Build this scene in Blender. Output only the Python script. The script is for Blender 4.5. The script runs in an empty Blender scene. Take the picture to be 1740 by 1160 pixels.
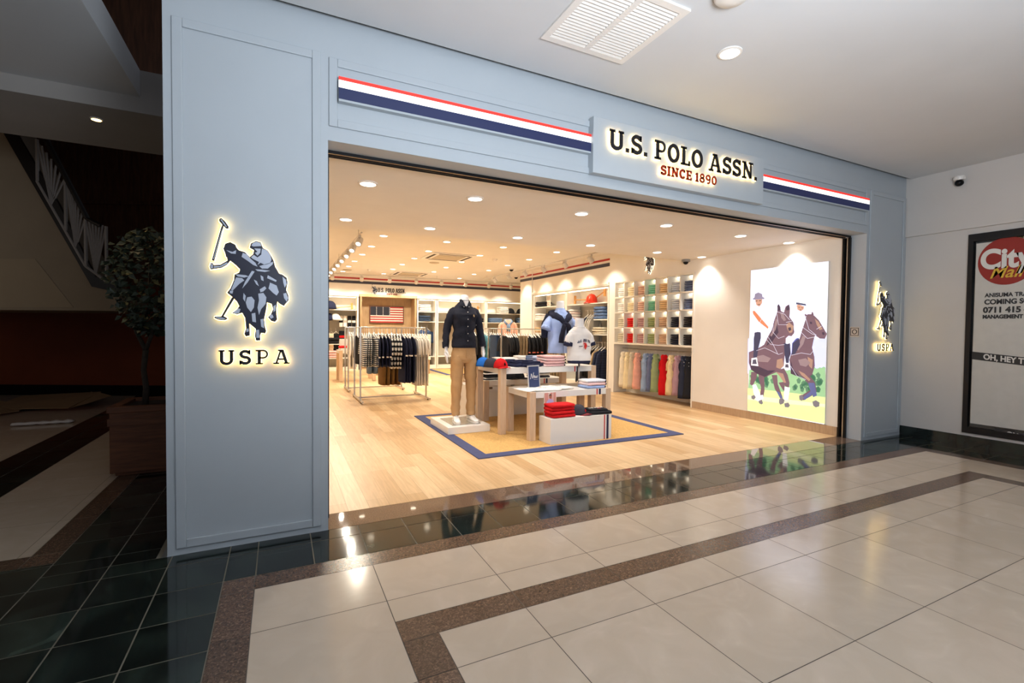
import bpy, math, random
from mathutils import Vector, Matrix
random.seed(7)
PI = math.pi
C = bpy.context.scene.collection
SC = bpy.context.scene
# ------------------------------------------------------------------ camera
FPX = 803.6
_y, _p, _r = [math.radians(a) for a in (26.19, -1.53, .56)]
cF = Vector((math.sin(_y)*math.cos(_p), math.cos(_y)*math.cos(_p), math.sin(_p)))
cR0 = Vector((math.cos(_y), -math.sin(_y), 0)); cU0 = cR0.cross(cF)
cR = cR0*math.cos(_r) + cU0*math.sin(_r); cU = -cR0*math.sin(_r) + cU0*math.cos(_r)
CAM = Vector((0, -3.207, 1.30))
cam = bpy.data.objects.new('camera', bpy.data.cameras.new('camera')); C.objects.link(cam)
cam.matrix_world = Matrix(((cR.x, cU.x, -cF.x, CAM.x), (cR.y, cU.y, -cF.y, CAM.y), (cR.z, cU.z, -cF.z, CAM.z), (0, 0, 0, 1)))
cam.data.sensor_width = 36; cam.data.lens = FPX/1740*36; cam.data.clip_start = .05
SC.camera = cam
def at(px, py, x=None, y=None, z=None):
    """point of the plane x=, y= or z= that the photograph shows at a pixel"""
    d = cF + cR*((px-870)/FPX) - cU*((py-580)/FPX)
    i, v = (0, x) if x is not None else (1, y) if y is not None else (2, z)
    return CAM + d*((v-CAM[i])/d[i])
def Xat(px, y, py=600): return at(px, py, y=y).x
# ------------------------------------------------------------------ world, light, exposure
w = bpy.data.worlds.new('world'); SC.world = w; w.use_nodes = True
w.node_tree.nodes['Background'].inputs[0].default_value = (.78, .84, 1, 1)
w.node_tree.nodes['Background'].inputs[1].default_value = .17
SC.view_settings.view_transform = 'Standard'; SC.view_settings.look = 'None'
SC.view_settings.gamma = 1; SC.view_settings.use_curve_mapping = False
SC.view_settings.exposure = 0.08
def light(name, kind, loc, energy, col, size=.1, aim=None, parent=None, **kw):
    l = bpy.data.lights.new(name, kind); l.energy = energy; l.color = col
    if kind == 'AREA': l.shape = 'RECTANGLE'; l.size = size; l.size_y = kw.pop('size_y', size)
    else: l.shadow_soft_size = size
    if kind == 'SPOT': l.spot_size = kw.pop('cone', 2.0); l.spot_blend = kw.pop('blend', .6)
    o = bpy.data.objects.new(name, l); C.objects.link(o); o.location = loc
    if aim is not None: o.rotation_euler = (Vector(aim)-Vector(loc)).to_track_quat('-Z', 'Y').to_euler()
    if parent: o.parent = parent
    return o
COOL = (.78, .88, 1.0); NEUT = (1, .94, .88); WARM = (1, .90, .74)
light('added_ceiling_fill', 'AREA', (1.2, -3.9, 1.75), 215, (.80, .89, 1.0), 1.6, aim=(2.4, -1.9, 6.0), size_y=1.2)  # added fill facing up, brightens the mall ceiling; no real fixture
light('added_facade_fill', 'AREA', (-.2, -5.6, 2.9), 13, (.88, .93, 1.0), 3.0, aim=(.8, 0, 2.1), size_y=1.0)  # cool fill added behind the camera to lift the shopfront
light('added_hall_fill', 'POINT', (-4.6, 2.6, 2.3), 17, (1, .80, .60), .25)  # unseen warm fill added out of view, the left hall was too dark
# ------------------------------------------------------------------ materials
MATS = {}
def srgb(c):
    return tuple(((v/255)/12.92 if v/255 <= .04045 else ((v/255+.055)/1.055)**2.4) for v in c)
def mat(name, col, rough=.6, metal=0, var=.06, scale=12, bump=0, bscale=200, emit=0, spec=.5, coat=0, lin=False, ecol=None):
    if name in MATS: return MATS[name]
    m = bpy.data.materials.new(name); m.use_nodes = True; nt = m.node_tree; b = nt.nodes['Principled BSDF']
    c = col if lin else srgb(col)
    b.inputs['Roughness'].default_value = rough; b.inputs['Metallic'].default_value = metal
    b.inputs['Specular IOR Level'].default_value = spec; b.inputs['Coat Weight'].default_value = coat
    b.inputs['Base Color'].default_value = (*c, 1)
    if emit:
        b.inputs['Emission Color'].default_value = (*(srgb(ecol) if ecol else c), 1); b.inputs['Emission Strength'].default_value = emit
    tc = nt.nodes.new('ShaderNodeTexCoord')
    if var:
        n = nt.nodes.new('ShaderNodeTexNoise'); n.inputs['Scale'].default_value = scale; n.inputs['Detail'].default_value = 4
        nt.links.new(tc.outputs['Object'], n.inputs['Vector'])
        r = nt.nodes.new('ShaderNodeValToRGB')
        r.color_ramp.elements[0].position = .3; r.color_ramp.elements[1].position = .7
        r.color_ramp.elements[0].color = (*[v*(1-var) for v in c], 1); r.color_ramp.elements[1].color = (*[min(1, v*(1+var)) for v in c], 1)
        nt.links.new(n.outputs['Fac'], r.inputs['Fac']); nt.links.new(r.outputs['Color'], b.inputs['Base Color'])
    if bump:
        n2 = nt.nodes.new('ShaderNodeTexNoise'); n2.inputs['Scale'].default_value = bscale; n2.inputs['Detail'].default_value = 3
        nt.links.new(tc.outputs['Object'], n2.inputs['Vector'])
        bp = nt.nodes.new('ShaderNodeBump'); bp.inputs['Strength'].default_value = bump; bp.inputs['Distance'].default_value = .01
        nt.links.new(n2.outputs['Fac'], bp.inputs['Height']); nt.links.new(bp.outputs['Normal'], b.inputs['Normal'])
    MATS[name] = m; return m
def fabric(name, col, rough=.85): return mat('fabric_'+name, col, rough, var=.10, scale=9, bump=.35, bscale=35, spec=.2)
def striped(name, c1, c2, period, duty=.5, axis=2, rough=.85, warp=0):
    key = 'striped_'+name
    if key in MATS: return MATS[key]
    m = bpy.data.materials.new(key); m.use_nodes = True; nt = m.node_tree; b = nt.nodes['Principled BSDF']
    b.inputs['Roughness'].default_value = rough; b.inputs['Specular IOR Level'].default_value = .2
    tc = nt.nodes.new('ShaderNodeTexCoord'); s = nt.nodes.new('ShaderNodeSeparateXYZ'); nt.links.new(tc.outputs['Object'], s.inputs[0])
    def math_(op, a, v):
        n = nt.nodes.new('ShaderNodeMath'); n.operation = op; nt.links.new(a, n.inputs[0]); n.inputs[1].default_value = v; return n.outputs[0]
    a = math_('DIVIDE', s.outputs[axis], period)
    a = math_('FRACT', a, 0); a = math_('LESS_THAN', a, duty)
    mx = nt.nodes.new('ShaderNodeMix'); mx.data_type = 'RGBA'
    mx.inputs['A'].default_value = (*srgb(c2), 1); mx.inputs['B'].default_value = (*srgb(c1), 1)
    nt.links.new(a, mx.inputs['Factor']); nt.links.new(mx.outputs['Result'], b.inputs['Base Color'])
    MATS[key] = m; return m
def wood(name, c1, c2, rough=.45, scale=(1, 1, 12), s2=6):
    if name in MATS: return MATS[name]
    m = bpy.data.materials.new(name); m.use_nodes = True; nt = m.node_tree; b = nt.nodes['Principled BSDF']
    b.inputs['Roughness'].default_value = rough
    tc = nt.nodes.new('ShaderNodeTexCoord'); mp = nt.nodes.new('ShaderNodeMapping'); mp.inputs['Scale'].default_value = scale
    n = nt.nodes.new('ShaderNodeTexNoise'); n.inputs['Scale'].default_value = s2; n.inputs['Detail'].default_value = 6; n.inputs['Distortion'].default_value = .6
    r = nt.nodes.new('ShaderNodeValToRGB'); r.color_ramp.elements[0].position = .3; r.color_ramp.elements[1].position = .72
    r.color_ramp.elements[0].color = (*srgb(c1), 1); r.color_ramp.elements[1].color = (*srgb(c2), 1)
    nt.links.new(tc.outputs['Object'], mp.inputs['Vector']); nt.links.new(mp.outputs['Vector'], n.inputs['Vector'])
    nt.links.new(n.outputs['Fac'], r.inputs['Fac']); nt.links.new(r.outputs['Color'], b.inputs['Base Color'])
    MATS[name] = m; return m
# ------------------------------------------------------------------ mesh builder
class MB:
    def __init__(s): s.v = []; s.f = []; s.m = []; s.mi = 0
    def add(s, vs, fs):
        k = len(s.v); s.v += [tuple(q) for q in vs]; s.f += [tuple(i+k for i in f) for f in fs]; s.m += [s.mi]*len(fs); return s
    def box(s, x0, x1, y0, y1, z0, z1):
        return s.add([(x0,y0,z0),(x1,y0,z0),(x1,y1,z0),(x0,y1,z0),(x0,y0,z1),(x1,y0,z1),(x1,y1,z1),(x0,y1,z1)],
                     [(0,3,2,1),(4,5,6,7),(0,1,5,4),(1,2,6,5),(2,3,7,6),(3,0,4,7)])
    def quad(s, a, b, c, d): return s.add([a,b,c,d], [(0,1,2,3)])
    def prism(s, pts, a, b, plane='xz'):
        """polygon pts in the plane given, extruded from a to b along the remaining axis"""
        f = {'xz': lambda p, t: (p[0], t, p[1]), 'yz': lambda p, t: (t, p[0], p[1]), 'xy': lambda p, t: (p[0], p[1], t)}[plane]
        n = len(pts); vs = [f(p, a) for p in pts] + [f(p, b) for p in pts]
        tris = tess(pts)
        fs = [tuple(t) for t in tris] + [tuple(n+i for i in reversed(t)) for t in tris]
        fs += [(i, (i+1) % n, n+(i+1) % n, n+i) for i in range(n)]
        return s.add(vs, fs)
    def loft(s, rings, cap=True, close=True):
        n = len(rings[0]); vs = [p for r in rings for p in r]; fs = []
        for i in range(len(rings)-1):
            for j in range(n if close else n-1):
                a = i*n+j; b = i*n+(j+1) % n; fs.append((a, b, b+n, a+n))
        if cap: fs.append(tuple(range(n-1, -1, -1))); fs.append(tuple((len(rings)-1)*n+j for j in range(n)))
        return s.add(vs, fs)
    def tube(s, path, r, n=8, cap=True):
        path = [Vector(p) for p in path]; rs = r if isinstance(r, (list, tuple)) else [r]*len(path); rings = []
        up = None
        for i, p in enumerate(path):
            d = (path[min(i+1, len(path)-1)]-path[max(i-1, 0)]).normalized()
            if up is None: up = d.orthogonal().normalized()
            up = (up-d*up.dot(d)).normalized(); q = d.cross(up)
            rings.append([p+(up*math.cos(2*PI*k/n)+q*math.sin(2*PI*k/n))*rs[i] for k in range(n)])
        return s.loft(rings, cap)
    def lathe(s, prof, cx=0, cy=0, n=20, cap=True):
        return s.loft([[(cx+r*math.cos(2*PI*k/n), cy+r*math.sin(2*PI*k/n), z) for k in range(n)] for r, z in prof], cap)
    def ball(s, c, rx, ry=None, rz=None, n=12, m=8, a0=0, a1=PI):
        ry = ry or rx; rz = rz or rx
        return s.loft([[(c[0]+rx*math.sin(t)*math.cos(2*PI*k/n), c[1]+ry*math.sin(t)*math.sin(2*PI*k/n), c[2]-rz*math.cos(t)) for k in range(n)]
                       for t in [max(.02, min(PI-.02, a0+(a1-a0)*i/m)) for i in range(m+1)]])
    def ribbon(s, pts, th, a, b, plane='xz', closed=False):
        """flat stroke of width th along 2-D points, extruded a..b"""
        pts = [Vector(p) for p in pts]; n = len(pts); L = []; R = []
        for i in range(n):
            if closed: p0, p1 = pts[i-1], pts[(i+1) % n]
            else: p0, p1 = pts[max(i-1, 0)], pts[min(i+1, n-1)]
            d = (p1-p0).normalized(); nn = Vector((-d.y, d.x))*th/2
            L.append(pts[i]+nn); R.append(pts[i]-nn)
        f = {'xz': lambda p, t: (p[0], t, p[1]), 'yz': lambda p, t: (t, p[0], p[1]), 'xy': lambda p, t: (p[0], p[1], t)}[plane]
        rings = [[f(L[i], a), f(R[i], a), f(R[i], b), f(L[i], b)] for i in range(n)]
        if closed: rings.append(rings[0])
        return s.loft(rings, cap=not closed)
    def xf(s, M, k=0):
        for i in range(k, len(s.v)): s.v[i] = tuple(M @ Vector(s.v[i]))
        return s
    def mk(s, name, mats, parent=None, smooth=False, bevel=0, sub=0, loc=None):
        me = bpy.data.meshes.new(name); me.from_pydata(s.v, [], s.f)
        if not isinstance(mats, (list, tuple)): mats = [mats]
        for m in mats: me.materials.append(m)
        if len(mats) > 1: me.polygons.foreach_set('material_index', s.m)
        me.validate(); me.update()
        import bmesh
        bm = bmesh.new(); bm.from_mesh(me); bmesh.ops.recalc_face_normals(bm, faces=bm.faces); bm.to_mesh(me); bm.free()
        if smooth: me.polygons.foreach_set('use_smooth', [True]*len(me.polygons))
        o = bpy.data.objects.new(name, me); C.objects.link(o)
        if parent: o.parent = parent
        if loc: o.location = loc
        if bevel:
            b = o.modifiers.new('bevel', 'BEVEL'); b.width = bevel; b.segments = 2; b.limit_method = 'ANGLE'
        if sub:
            b = o.modifiers.new('sub', 'SUBSURF'); b.levels = sub; b.render_levels = sub
        return o
def tess(pts):
    from mathutils.geometry import tessellate_polygon
    return [tuple(t) for t in tessellate_polygon([[Vector((p[0], p[1], 0)) for p in pts]])]
def tag(o, label, cat, group=None, kind=None):
    o['label'] = label; o['category'] = cat
    if group: o['group'] = group
    if kind: o['kind'] = kind
    return o
def thing(name, label, cat, loc=(0,0,0), rz=0, group=None):
    o = bpy.data.objects.new(name, None); o.empty_display_size = .1; C.objects.link(o)
    o.location = loc; o.rotation_euler = (0, 0, rz); return tag(o, label, cat, group)
def struct(o): o['kind'] = 'structure'; return o
def dup(root, loc, rz=0, label=None, group=None, mats=None, scale=None):
    def cp(o, par):
        c = o.copy(); C.objects.link(c); c.parent = par
        if mats:
            m = mats.get(o.name.split('.')[0])
            if m and c.type == 'MESH':
                c.material_slots[0].link = 'OBJECT'; c.material_slots[0].material = m
        for ch in o.children: cp(ch, c)
        return c
    r = cp(root, None); r.location = loc; r.rotation_euler = (0, 0, rz)
    if scale: r.scale = (scale,)*3 if not isinstance(scale, tuple) else scale
    if label: r['label'] = label
    if group: r['group'] = group
    elif 'group' in r.keys(): del r['group']
    return r
KILL = []
def proto(o): KILL.append(o); return o
def tree_remove(o):
    for ch in list(o.children): tree_remove(ch)
    bpy.data.objects.remove(o)
ORD = ['first','second','third','fourth','fifth','sixth','seventh','eighth','ninth','tenth','eleventh','twelfth']
# common materials
M_black = mat('black_metal', (18,18,20), .35, .6, 0)
M_steel = mat('brushed_steel', (190,185,178), .3, .9, .04)
M_white = mat('white_lacquer', (238,232,224), .4, 0, .02, 3)
M_shelf = mat('white_shelving', (238,232,220), .45, 0, .02, 3)
M_beech = wood('beech_veneer', (196,166,136), (214,186,156), .5, (8,8,1), 5)
M_navy = mat('navy_paint', (32,40,74), .4, 0, .03)
M_red = mat('red_paint', (196,40,36), .4, 0, .03)
M_man = mat('mannequin_white', (236,234,232), .35, 0, .02, 3)
# ------------------------------------------------------------------ slab serif lettering
def arc(cx, cy, rx, ry, a0, a1, n=14):
    return [(cx+rx*math.cos(math.radians(a0+(a1-a0)*i/n)), cy+ry*math.sin(math.radians(a0+(a1-a0)*i/n))) for i in range(n+1)]
t_ = .20; sf = .12
G = {
 'U': (.86, [([(.16,.95)]+[(.16,.32)]+arc(.43,.32,.27,.235,180,360)+[(.70,.95)], t_), ([(.0,.95),(.34,.95)], sf), ([(.54,.95),(.86,.95)], sf)]),
 'S': (.68, [(arc(.34,.715,.235,.20,15,270,16)[:-1]+arc(.34,.295,.25,.21,90,-165,16), t_), ([(.585,.70),(.585,.99)], sf), ([(.07,.02),(.07,.30)], sf)]),
 'P': (.76, [([(.20,.04),(.20,.96)], t_), ([(.0,.95),(.44,.95)]+arc(.44,.70,.22,.25,90,-90)+[(.2,.45)], .13), ([(.0,.05),(.42,.05)], sf)]),
 'O': (.82, [(arc(.41,.5,.31,.42,0,360,28)[:-1], t_, 1)]),
 'L': (.66, [([(.20,.04),(.20,.96)], t_), ([(.0,.95),(.40,.95)], sf), ([(.0,.05),(.62,.05)], sf), ([(.6,.0),(.6,.26)], sf)]),
 'A': (.96, [([(.17,.04),(.44,.96)], .13), ([(.79,.04),(.52,.96)], t_), ([(.28,.34),(.68,.34)], sf), ([(.28,.95),(.6,.95)], sf), ([(.0,.05),(.34,.05)], sf), ([(.62,.05),(.96,.05)], sf)]),
 'N': (.90, [([(.19,.04),(.19,.96)], .13), ([(.71,.04),(.71,.96)], .13), ([(.19,.93),(.71,.07)], t_), ([(.0,.95),(.30,.95)], sf), ([(.0,.05),(.36,.05)], sf), ([(.54,.95),(.90,.95)], sf)]),
 'I': (.40, [([(.2,.04),(.2,.96)], t_), ([(.0,.95),(.40,.95)], sf), ([(.0,.05),(.40,.05)], sf)]),
 'C': (.74, [(arc(.40,.5,.30,.42,38,322,22), t_), ([(.645,.68),(.645,.98)], sf)]),
 'E': (.72, [([(.20,.04),(.20,.96)], t_), ([(.0,.95),(.64,.95)], sf), ([(.0,.05),(.66,.05)], sf), ([(.2,.5),(.50,.5)], sf), ([(.62,.74),(.62,1)], sf), ([(.64,0),(.64,.27)], sf), ([(.5,.38),(.5,.62)], sf)]),
 '1': (.46, [([(.24,.04),(.24,.96)], t_), ([(.03,.80),(.24,.93)], sf), ([(.04,.05),(.44,.05)], sf)]),
 '8': (.70, [(arc(.35,.73,.20,.20,0,360,22)[:-1], .14, 1), (arc(.35,.28,.25,.22,0,360,22)[:-1], .15, 1)]),
 '9': (.70, [(arc(.35,.68,.24,.25,0,360,22)[:-1], .15, 1), ([(.59,.66)]+arc(.33,.40,.26,.35,10,-110,12), .14)]),
 '0': (.72, [(arc(.36,.5,.25,.42,0,360,26)[:-1], .15, 1)]),
 '.': (.26, [([(.03,.10),(.23,.10)], .20)]),
 ' ': (.26, []),
}
def slab(mb, text, x0, x1, z0, z1, a, b, plane='xz', grow=0, gap=.12):
    W = sum(G[c][0] for c in text)+gap*(len(text)-1); sx = (x1-x0)/W; sz = z1-z0; x = 0
    for c in text:
        wd, st = G[c]
        for q in st:
            # stroke width is kept even in both directions by drawing in real units
            pts = [(x0+(x+p[0])*sx, z0+p[1]*sz) for p in q[0]]
            mb.ribbon(pts, q[1]*(abs(sx)+sz)/2+grow, a, b, plane, closed=len(q) > 2)
        x += wd+gap
    return mb
def words(text, x0, x1, z0, z1, a, b, m_, parent, name, glow=None, grow=0, ga=0, gb=0, gap=.12, lab=None):
    """one part per word, each with its lit backing"""
    W = sum(G[c][0] for c in text)+gap*(len(text)-1); k = (x1-x0)/W; x = 0
    for wd in text.split(' '):
        ww = sum(G[c][0] for c in wd)+gap*(len(wd)-1); q = MB(); slab(q, wd, x0+x*k, x0+(x+ww)*k, z0, z1, a, b, gap=gap, grow=.0035 if lab else 0); o = q.mk(name, m_, parent)
        if lab: o['label'] = lab
        if glow: q = MB(); slab(q, wd, x0+x*k, x0+(x+ww)*k, z0, z1, ga, gb, grow=grow, gap=gap); q.mk('led_backing', glow, o)
        x += ww+gap*2+G[' '][0]
def text_mesh(txt, size, name, m, parent, origin, xdir, zdir, depth=.001, bold=.0, shear=0, align='LEFT', sx=1):
    """sans lettering on a surface, built from the built-in outline letters"""
    cu = bpy.data.curves.new(name, 'FONT'); cu.body = txt; cu.size = size; cu.extrude = depth; cu.offset = bold; cu.shear = shear; cu.align_x = align
    o = bpy.data.objects.new(name, cu); C.objects.link(o)
    dg = bpy.context.evaluated_depsgraph_get(); me = bpy.data.meshes.new_from_object(o.evaluated_get(dg)); bpy.data.objects.remove(o)
    X = Vector(xdir).normalized(); Z = Vector(zdir).normalized(); N = X.cross(Z); O = Vector(origin)
    for v in me.vertices:
        c = v.co.copy(); v.co = O+X*c.x*sx+Z*c.y+N*c.z
    me.materials.clear(); me.materials.append(m)
    r = bpy.data.objects.new(name, me); C.objects.link(r)
    if parent: r.parent = parent
    return r
# ------------------------------------------------------------------ rider emblem (outline and light patches, crop pixels of the photograph)
_S = [(255,345),(250,322),(237,290),(250,255),(285,243),(320,262),(330,285),(345,300),(385,312),(418,345),(440,325),(445,300),(415,283),(425,252),(460,236),(492,245),(508,285),(540,300),(562,335),(580,370),(590,410),(618,458),(640,465),(668,485),(675,520),(665,570),(680,605),(683,640),(665,660),(650,680),(625,668),(605,650),(598,700),(600,740),(605,770),(590,787),(565,783),(540,755),(560,735),(575,700),(565,665),(535,655),(530,700),(515,770),(520,815),(530,850),(522,866),(495,862),(488,880),(490,913),(460,915),(452,880),(458,835),(430,812),(415,800),(418,880),(390,887),(380,868),(392,830),(385,760),(365,725),(330,737),(296,727),(330,700),(345,680),(330,650),(300,620),(275,600),(262,588),(285,560),(310,500),(312,465),(345,450),(350,430),(320,400),(285,372),(262,400),(225,420),(170,428),(150,432),(143,410),(152,385),(168,388),(172,400),(215,398),(265,370),(262,350)]
_M1 = [(208,86),(225,80),(250,103),(274,138),(272,155),(255,153),(240,137),(236,152),(176,374),(158,368),(222,145),(230,127),(208,102)]
_M2 = [(296,618),(313,628),(240,748),(262,758),(266,768),(245,776),(200,772),(175,760),(178,750),(224,748)]
_P = [[(500,290),(535,300),(558,335),(565,365),(555,390),(520,400),(490,385),(470,400),(480,380),(440,360),(425,348),(445,332),(470,350),(495,330)],
 [(428,268),(440,250),(462,242),(488,250),(498,272),(440,275)],[(448,288),(492,290),(488,318),(470,338),(452,318),(470,312)],[(370,318),(398,328),(425,360),(455,385),(470,412),(440,400),(400,370),(362,345)],
 [(174,407),(215,408),(262,382),(270,392),(225,414),(174,422)],[(148,398),(160,390),(168,400),(168,422),(152,426)],[(482,408),(550,388),(576,378),(573,396),(540,425),(500,425)],
 [(325,485),(365,490),(380,505),(345,530),(300,575),(290,570),(310,520)],[(320,463),(390,470),(410,478),(380,486),(335,478)],[(432,440),(450,446),(402,520),(366,560),(385,515)],
 [(445,500),(465,510),(480,545),(460,530)],[(490,470),(508,480),(512,510),(495,502)],[(485,566),(520,545),(530,560),(510,580),(490,586)],[(455,430),(500,432),(555,440),(520,448),(470,442)],
 [(555,520),(600,540),(615,585),(600,608),(575,590),(545,560)],[(540,470),(600,505),(595,515),(535,490)],[(640,480),(662,500),(668,530),(655,555),(645,520)],
 [(400,620),(430,615),(450,640),(445,690),(425,720),(400,690),(390,655)],[(475,595),(510,590),(530,620),(525,665),(495,700),(480,740),(470,690),(480,640)],[(375,590),(390,610),(385,650),(372,630)],
 [(430,730),(455,725),(460,790),(435,785)],[(490,770),(510,765),(515,830),(495,820)],[(460,842),(480,840),(485,895),(462,895)],[(300,722),(340,695),(355,700),(345,728),(320,733)],
 [(545,742),(570,736),(580,756),(560,766)],[(645,595),(665,590),(678,625),(668,650),(650,625)],[(392,836),(408,830),(412,850),(396,856)],[(578,680),(594,670),(592,710),(578,720)],[(282,575),(305,575),(300,595),(282,592)],
 [(218,92),(226,90),(262,140),(256,144)],[(228,160),(232,161),(174,362),(169,360)],[(182,754),(215,754),(255,764),(240,770),(200,766)],[(258,300),(300,312),(325,300),(322,325),(290,322)]]
def _loc(p):
    q = at(320+p[0]/4, 350+p[1]/4, y=0); return ((q.x+.153)/.7036, (q.z-1.214)/.7036)
EM_S = [[_loc(p) for p in s] for s in (_S, _M1, _M2)]; EM_P = [[_loc(p) for p in s] for s in _P]
def emblem(parent, h, m_dark, m_light, m_glow, plane='xz', sgn=-1, stand=.03, flip=1, base=0.0):
    """rider emblem of height h; front faces sgn along the free axis, feet at the local origin"""
    def P(s): return [(flip*x*h, base+z*h) for x, z in s]
    a = sgn*stand; d = MB()
    for s in EM_S: d.prism(P(s), a, a+sgn*.006, plane)
    o = d.mk('emblem_plate', m_dark, parent)
    l = MB()
    for s in EM_P: l.prism(P(s), a+sgn*.006, a+sgn*.008, plane)
    l.mk('light_inlay', m_light, o)
    if m_glow:
        g = MB()
        for s in EM_S:
            q = P(s); q.append(q[0]); g.ribbon(q, .0065*h/.7+.001, a-sgn*.003, a-sgn*.009, plane)
        g.mk('glow_backing', m_glow, o)
    return o
# ================================================================== SETTING
# ---- mall floor: every tile a quad over a grout bed
def marble(name, c1, c2, c3, rough, scale, pos=(.42, .62, .72), tint=(.82, 1.12)):
    m = bpy.data.materials.new(name); m.use_nodes = True; nt = m.node_tree; b = nt.nodes['Principled BSDF']
    b.inputs['Roughness'].default_value = rough
    tc = nt.nodes.new('ShaderNodeTexCoord'); n = nt.nodes.new('ShaderNodeTexNoise')
    n.inputs['Scale'].default_value = scale; n.inputs['Detail'].default_value = 8; n.inputs['Distortion'].default_value = 1.2
    g = nt.nodes.new('ShaderNodeNewGeometry')
    r = nt.nodes.new('ShaderNodeValToRGB'); e = r.color_ramp.elements
    e[0].position = pos[0]; e[0].color = (*srgb(c1), 1); e[1].position = pos[1]; e[1].color = (*srgb(c2), 1)
    x = e.new(pos[2]); x.color = (*srgb(c3), 1)
    # each tile (mesh island) takes its own cut of the stone
    ad = nt.nodes.new('ShaderNodeVectorMath'); ad.operation = 'ADD'
    cb = nt.nodes.new('ShaderNodeCombineXYZ'); mu = nt.nodes.new('ShaderNodeMath'); mu.operation = 'MULTIPLY'; mu.inputs[1].default_value = 40
    nt.links.new(g.outputs['Random Per Island'], mu.inputs[0]); nt.links.new(mu.outputs[0], cb.inputs[0]); nt.links.new(mu.outputs[0], cb.inputs[2])
    nt.links.new(tc.outputs['Object'], ad.inputs[0]); nt.links.new(cb.outputs[0], ad.inputs[1]); nt.links.new(ad.outputs[0], n.inputs['Vector'])
    nt.links.new(n.outputs['Fac'], r.inputs['Fac'])
    hs = nt.nodes.new('ShaderNodeHueSaturation'); mr = nt.nodes.new('ShaderNodeMapRange'); mr.inputs['To Min'].default_value = tint[0]; mr.inputs['To Max'].default_value = tint[1]
    nt.links.new(g.outputs['Random Per Island'], mr.inputs['Value']); nt.links.new(mr.outputs[0], hs.inputs['Value'])
    nt.links.new(r.outputs['Color'], hs.inputs['Color']); nt.links.new(hs.outputs['Color'], b.inputs['Base Color'])
    return m
M_tile = marble('cream_porcelain_tile', (187,172,154), (191,176,159), (196,181,164), .15, 5, tint=(.96, 1.03))
M_green = marble('dark_green_marble', (24,29,27), (41,51,46), (106,120,110), .07, 2.6, (.45, .68, .92))
M_brown = marble('brown_granite', (62,46,36), (96,74,60), (138,112,94), .22, 90, (.35, .55, .72))
M_sill = mat('polished_brown_granite', (104,84,70), .035, 0, .3, 120)
M_grout = mat('grout', (128,120,106), .8, 0, .1)
M_groutd = mat('dark_grout', (112,106,92), .8, 0, .1)
fl = MB(); T, GR, BR = 0, 1, 2
def cells(xs, ys, k, g=None):
    g = g or (.0032 if k == GR else .0019)
    fl.mi = k
    for i in range(len(xs)-1):
        for j in range(len(ys)-1):
            if xs[i+1]-xs[i] < .02 or ys[j+1]-ys[j] < .02: continue
            fl.quad((xs[i]+g, ys[j]+g, 0), (xs[i+1]-g, ys[j]+g, 0), (xs[i+1]-g, ys[j+1]-g, 0), (xs[i]+g, ys[j+1]-g, 0))
def lines(a, b, start, step):
    k = math.ceil((a-start)/step); out = [a]
    while start+k*step < b-1e-4:
        if start+k*step > a+1e-4: out.append(start+k*step)
        k += 1
    return out+[b]
Y0 = -6.4
dark = lines(.17, 7.13, .17, .2855)
cells([-1.105,-.825,-.545,-.26,-.115]+dark, [-.435,-.145,0], GR)                      # strip before the shopfront
cells([-1.105,-.825,-.545,-.26], lines(Y0, -.435, -.435, .285), GR)                   # left dark field
cells(lines(-3.6, -1.105, -1.105, .285), lines(Y0, .17, -.145, .285), GR)
cells([-1.105,-.825,-.62], lines(0, 7.4, -.145, .285), GR)
cells([6.53, 6.83, 7.13], lines(Y0, -.435, -.435, .285), GR)
cells(lines(-.26, 6.53, .455, .573), [-.58,-.435], BR)
cells([-.26,-.115], lines(Y0, -.58, -.96, .57), BR); cells([6.385,6.53], lines(Y0, -.58, -.96, .57), BR)
cells(lines(.455, 5.84, .455, .573), [-1.14,-.96,-.58], T); cells([-.115,.455], [-.96,-.58], T); cells([5.84,6.385], [-.96,-.58], T)                          # outer tile ring
cells([-.115,.455], lines(Y0, -.96, -.96, .57), T); cells([5.84,6.385], lines(Y0, -.96, -.96, .57), T)
cells(lines(.455, 5.84, .455, .573), [-1.29,-1.14], BR)
cells([.455,.607], lines(Y0, -1.29, -1.525, .57), BR); cells([5.69,5.84], lines(Y0, -1.29, -1.525, .57), BR)
cells([.607]+lines(.607, 5.69, .455, .573)[1:], [*lines(Y0, -1.525, -1.525, .567), -1.29], T)
cells(lines(-3.6, -1.25, -1.25, .57), [.17,.32], BR); cells([-1.25,-1.105], lines(.17, 7.4, .32, .57), BR)
cells([-1.88,-1.31,-1.25], lines(.32, 7.4, .32, .57), T)                              # far left hall
cells([-2.37,-2.13,-1.88], lines(.32, 7.6, .32, .57), GR)
cells(lines(-9, -2.37, -2.37, .57), lines(.32, 10.9, .32, .57), T)
floor = struct(fl.mk('floor', [M_tile, M_green, M_brown]))
bed = MB().box(-9, 7.13, Y0, 0, -.06, -.002); bed.box(-9, -.6, 0, 11, -.06, -.002)
struct(bed.mk('floor_grout', M_groutd))
struct(MB().box(-.26, 6.53, Y0, -.435, -.05, -.0015).mk('floor_grout_dark', mat('fine_dark_grout', (78,70,62), .8, 0, .1)))
struct(MB().box(.277, 6.25, 0, .265, -.06, .001).mk('trim_1_granite_sill', M_sill))
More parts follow.
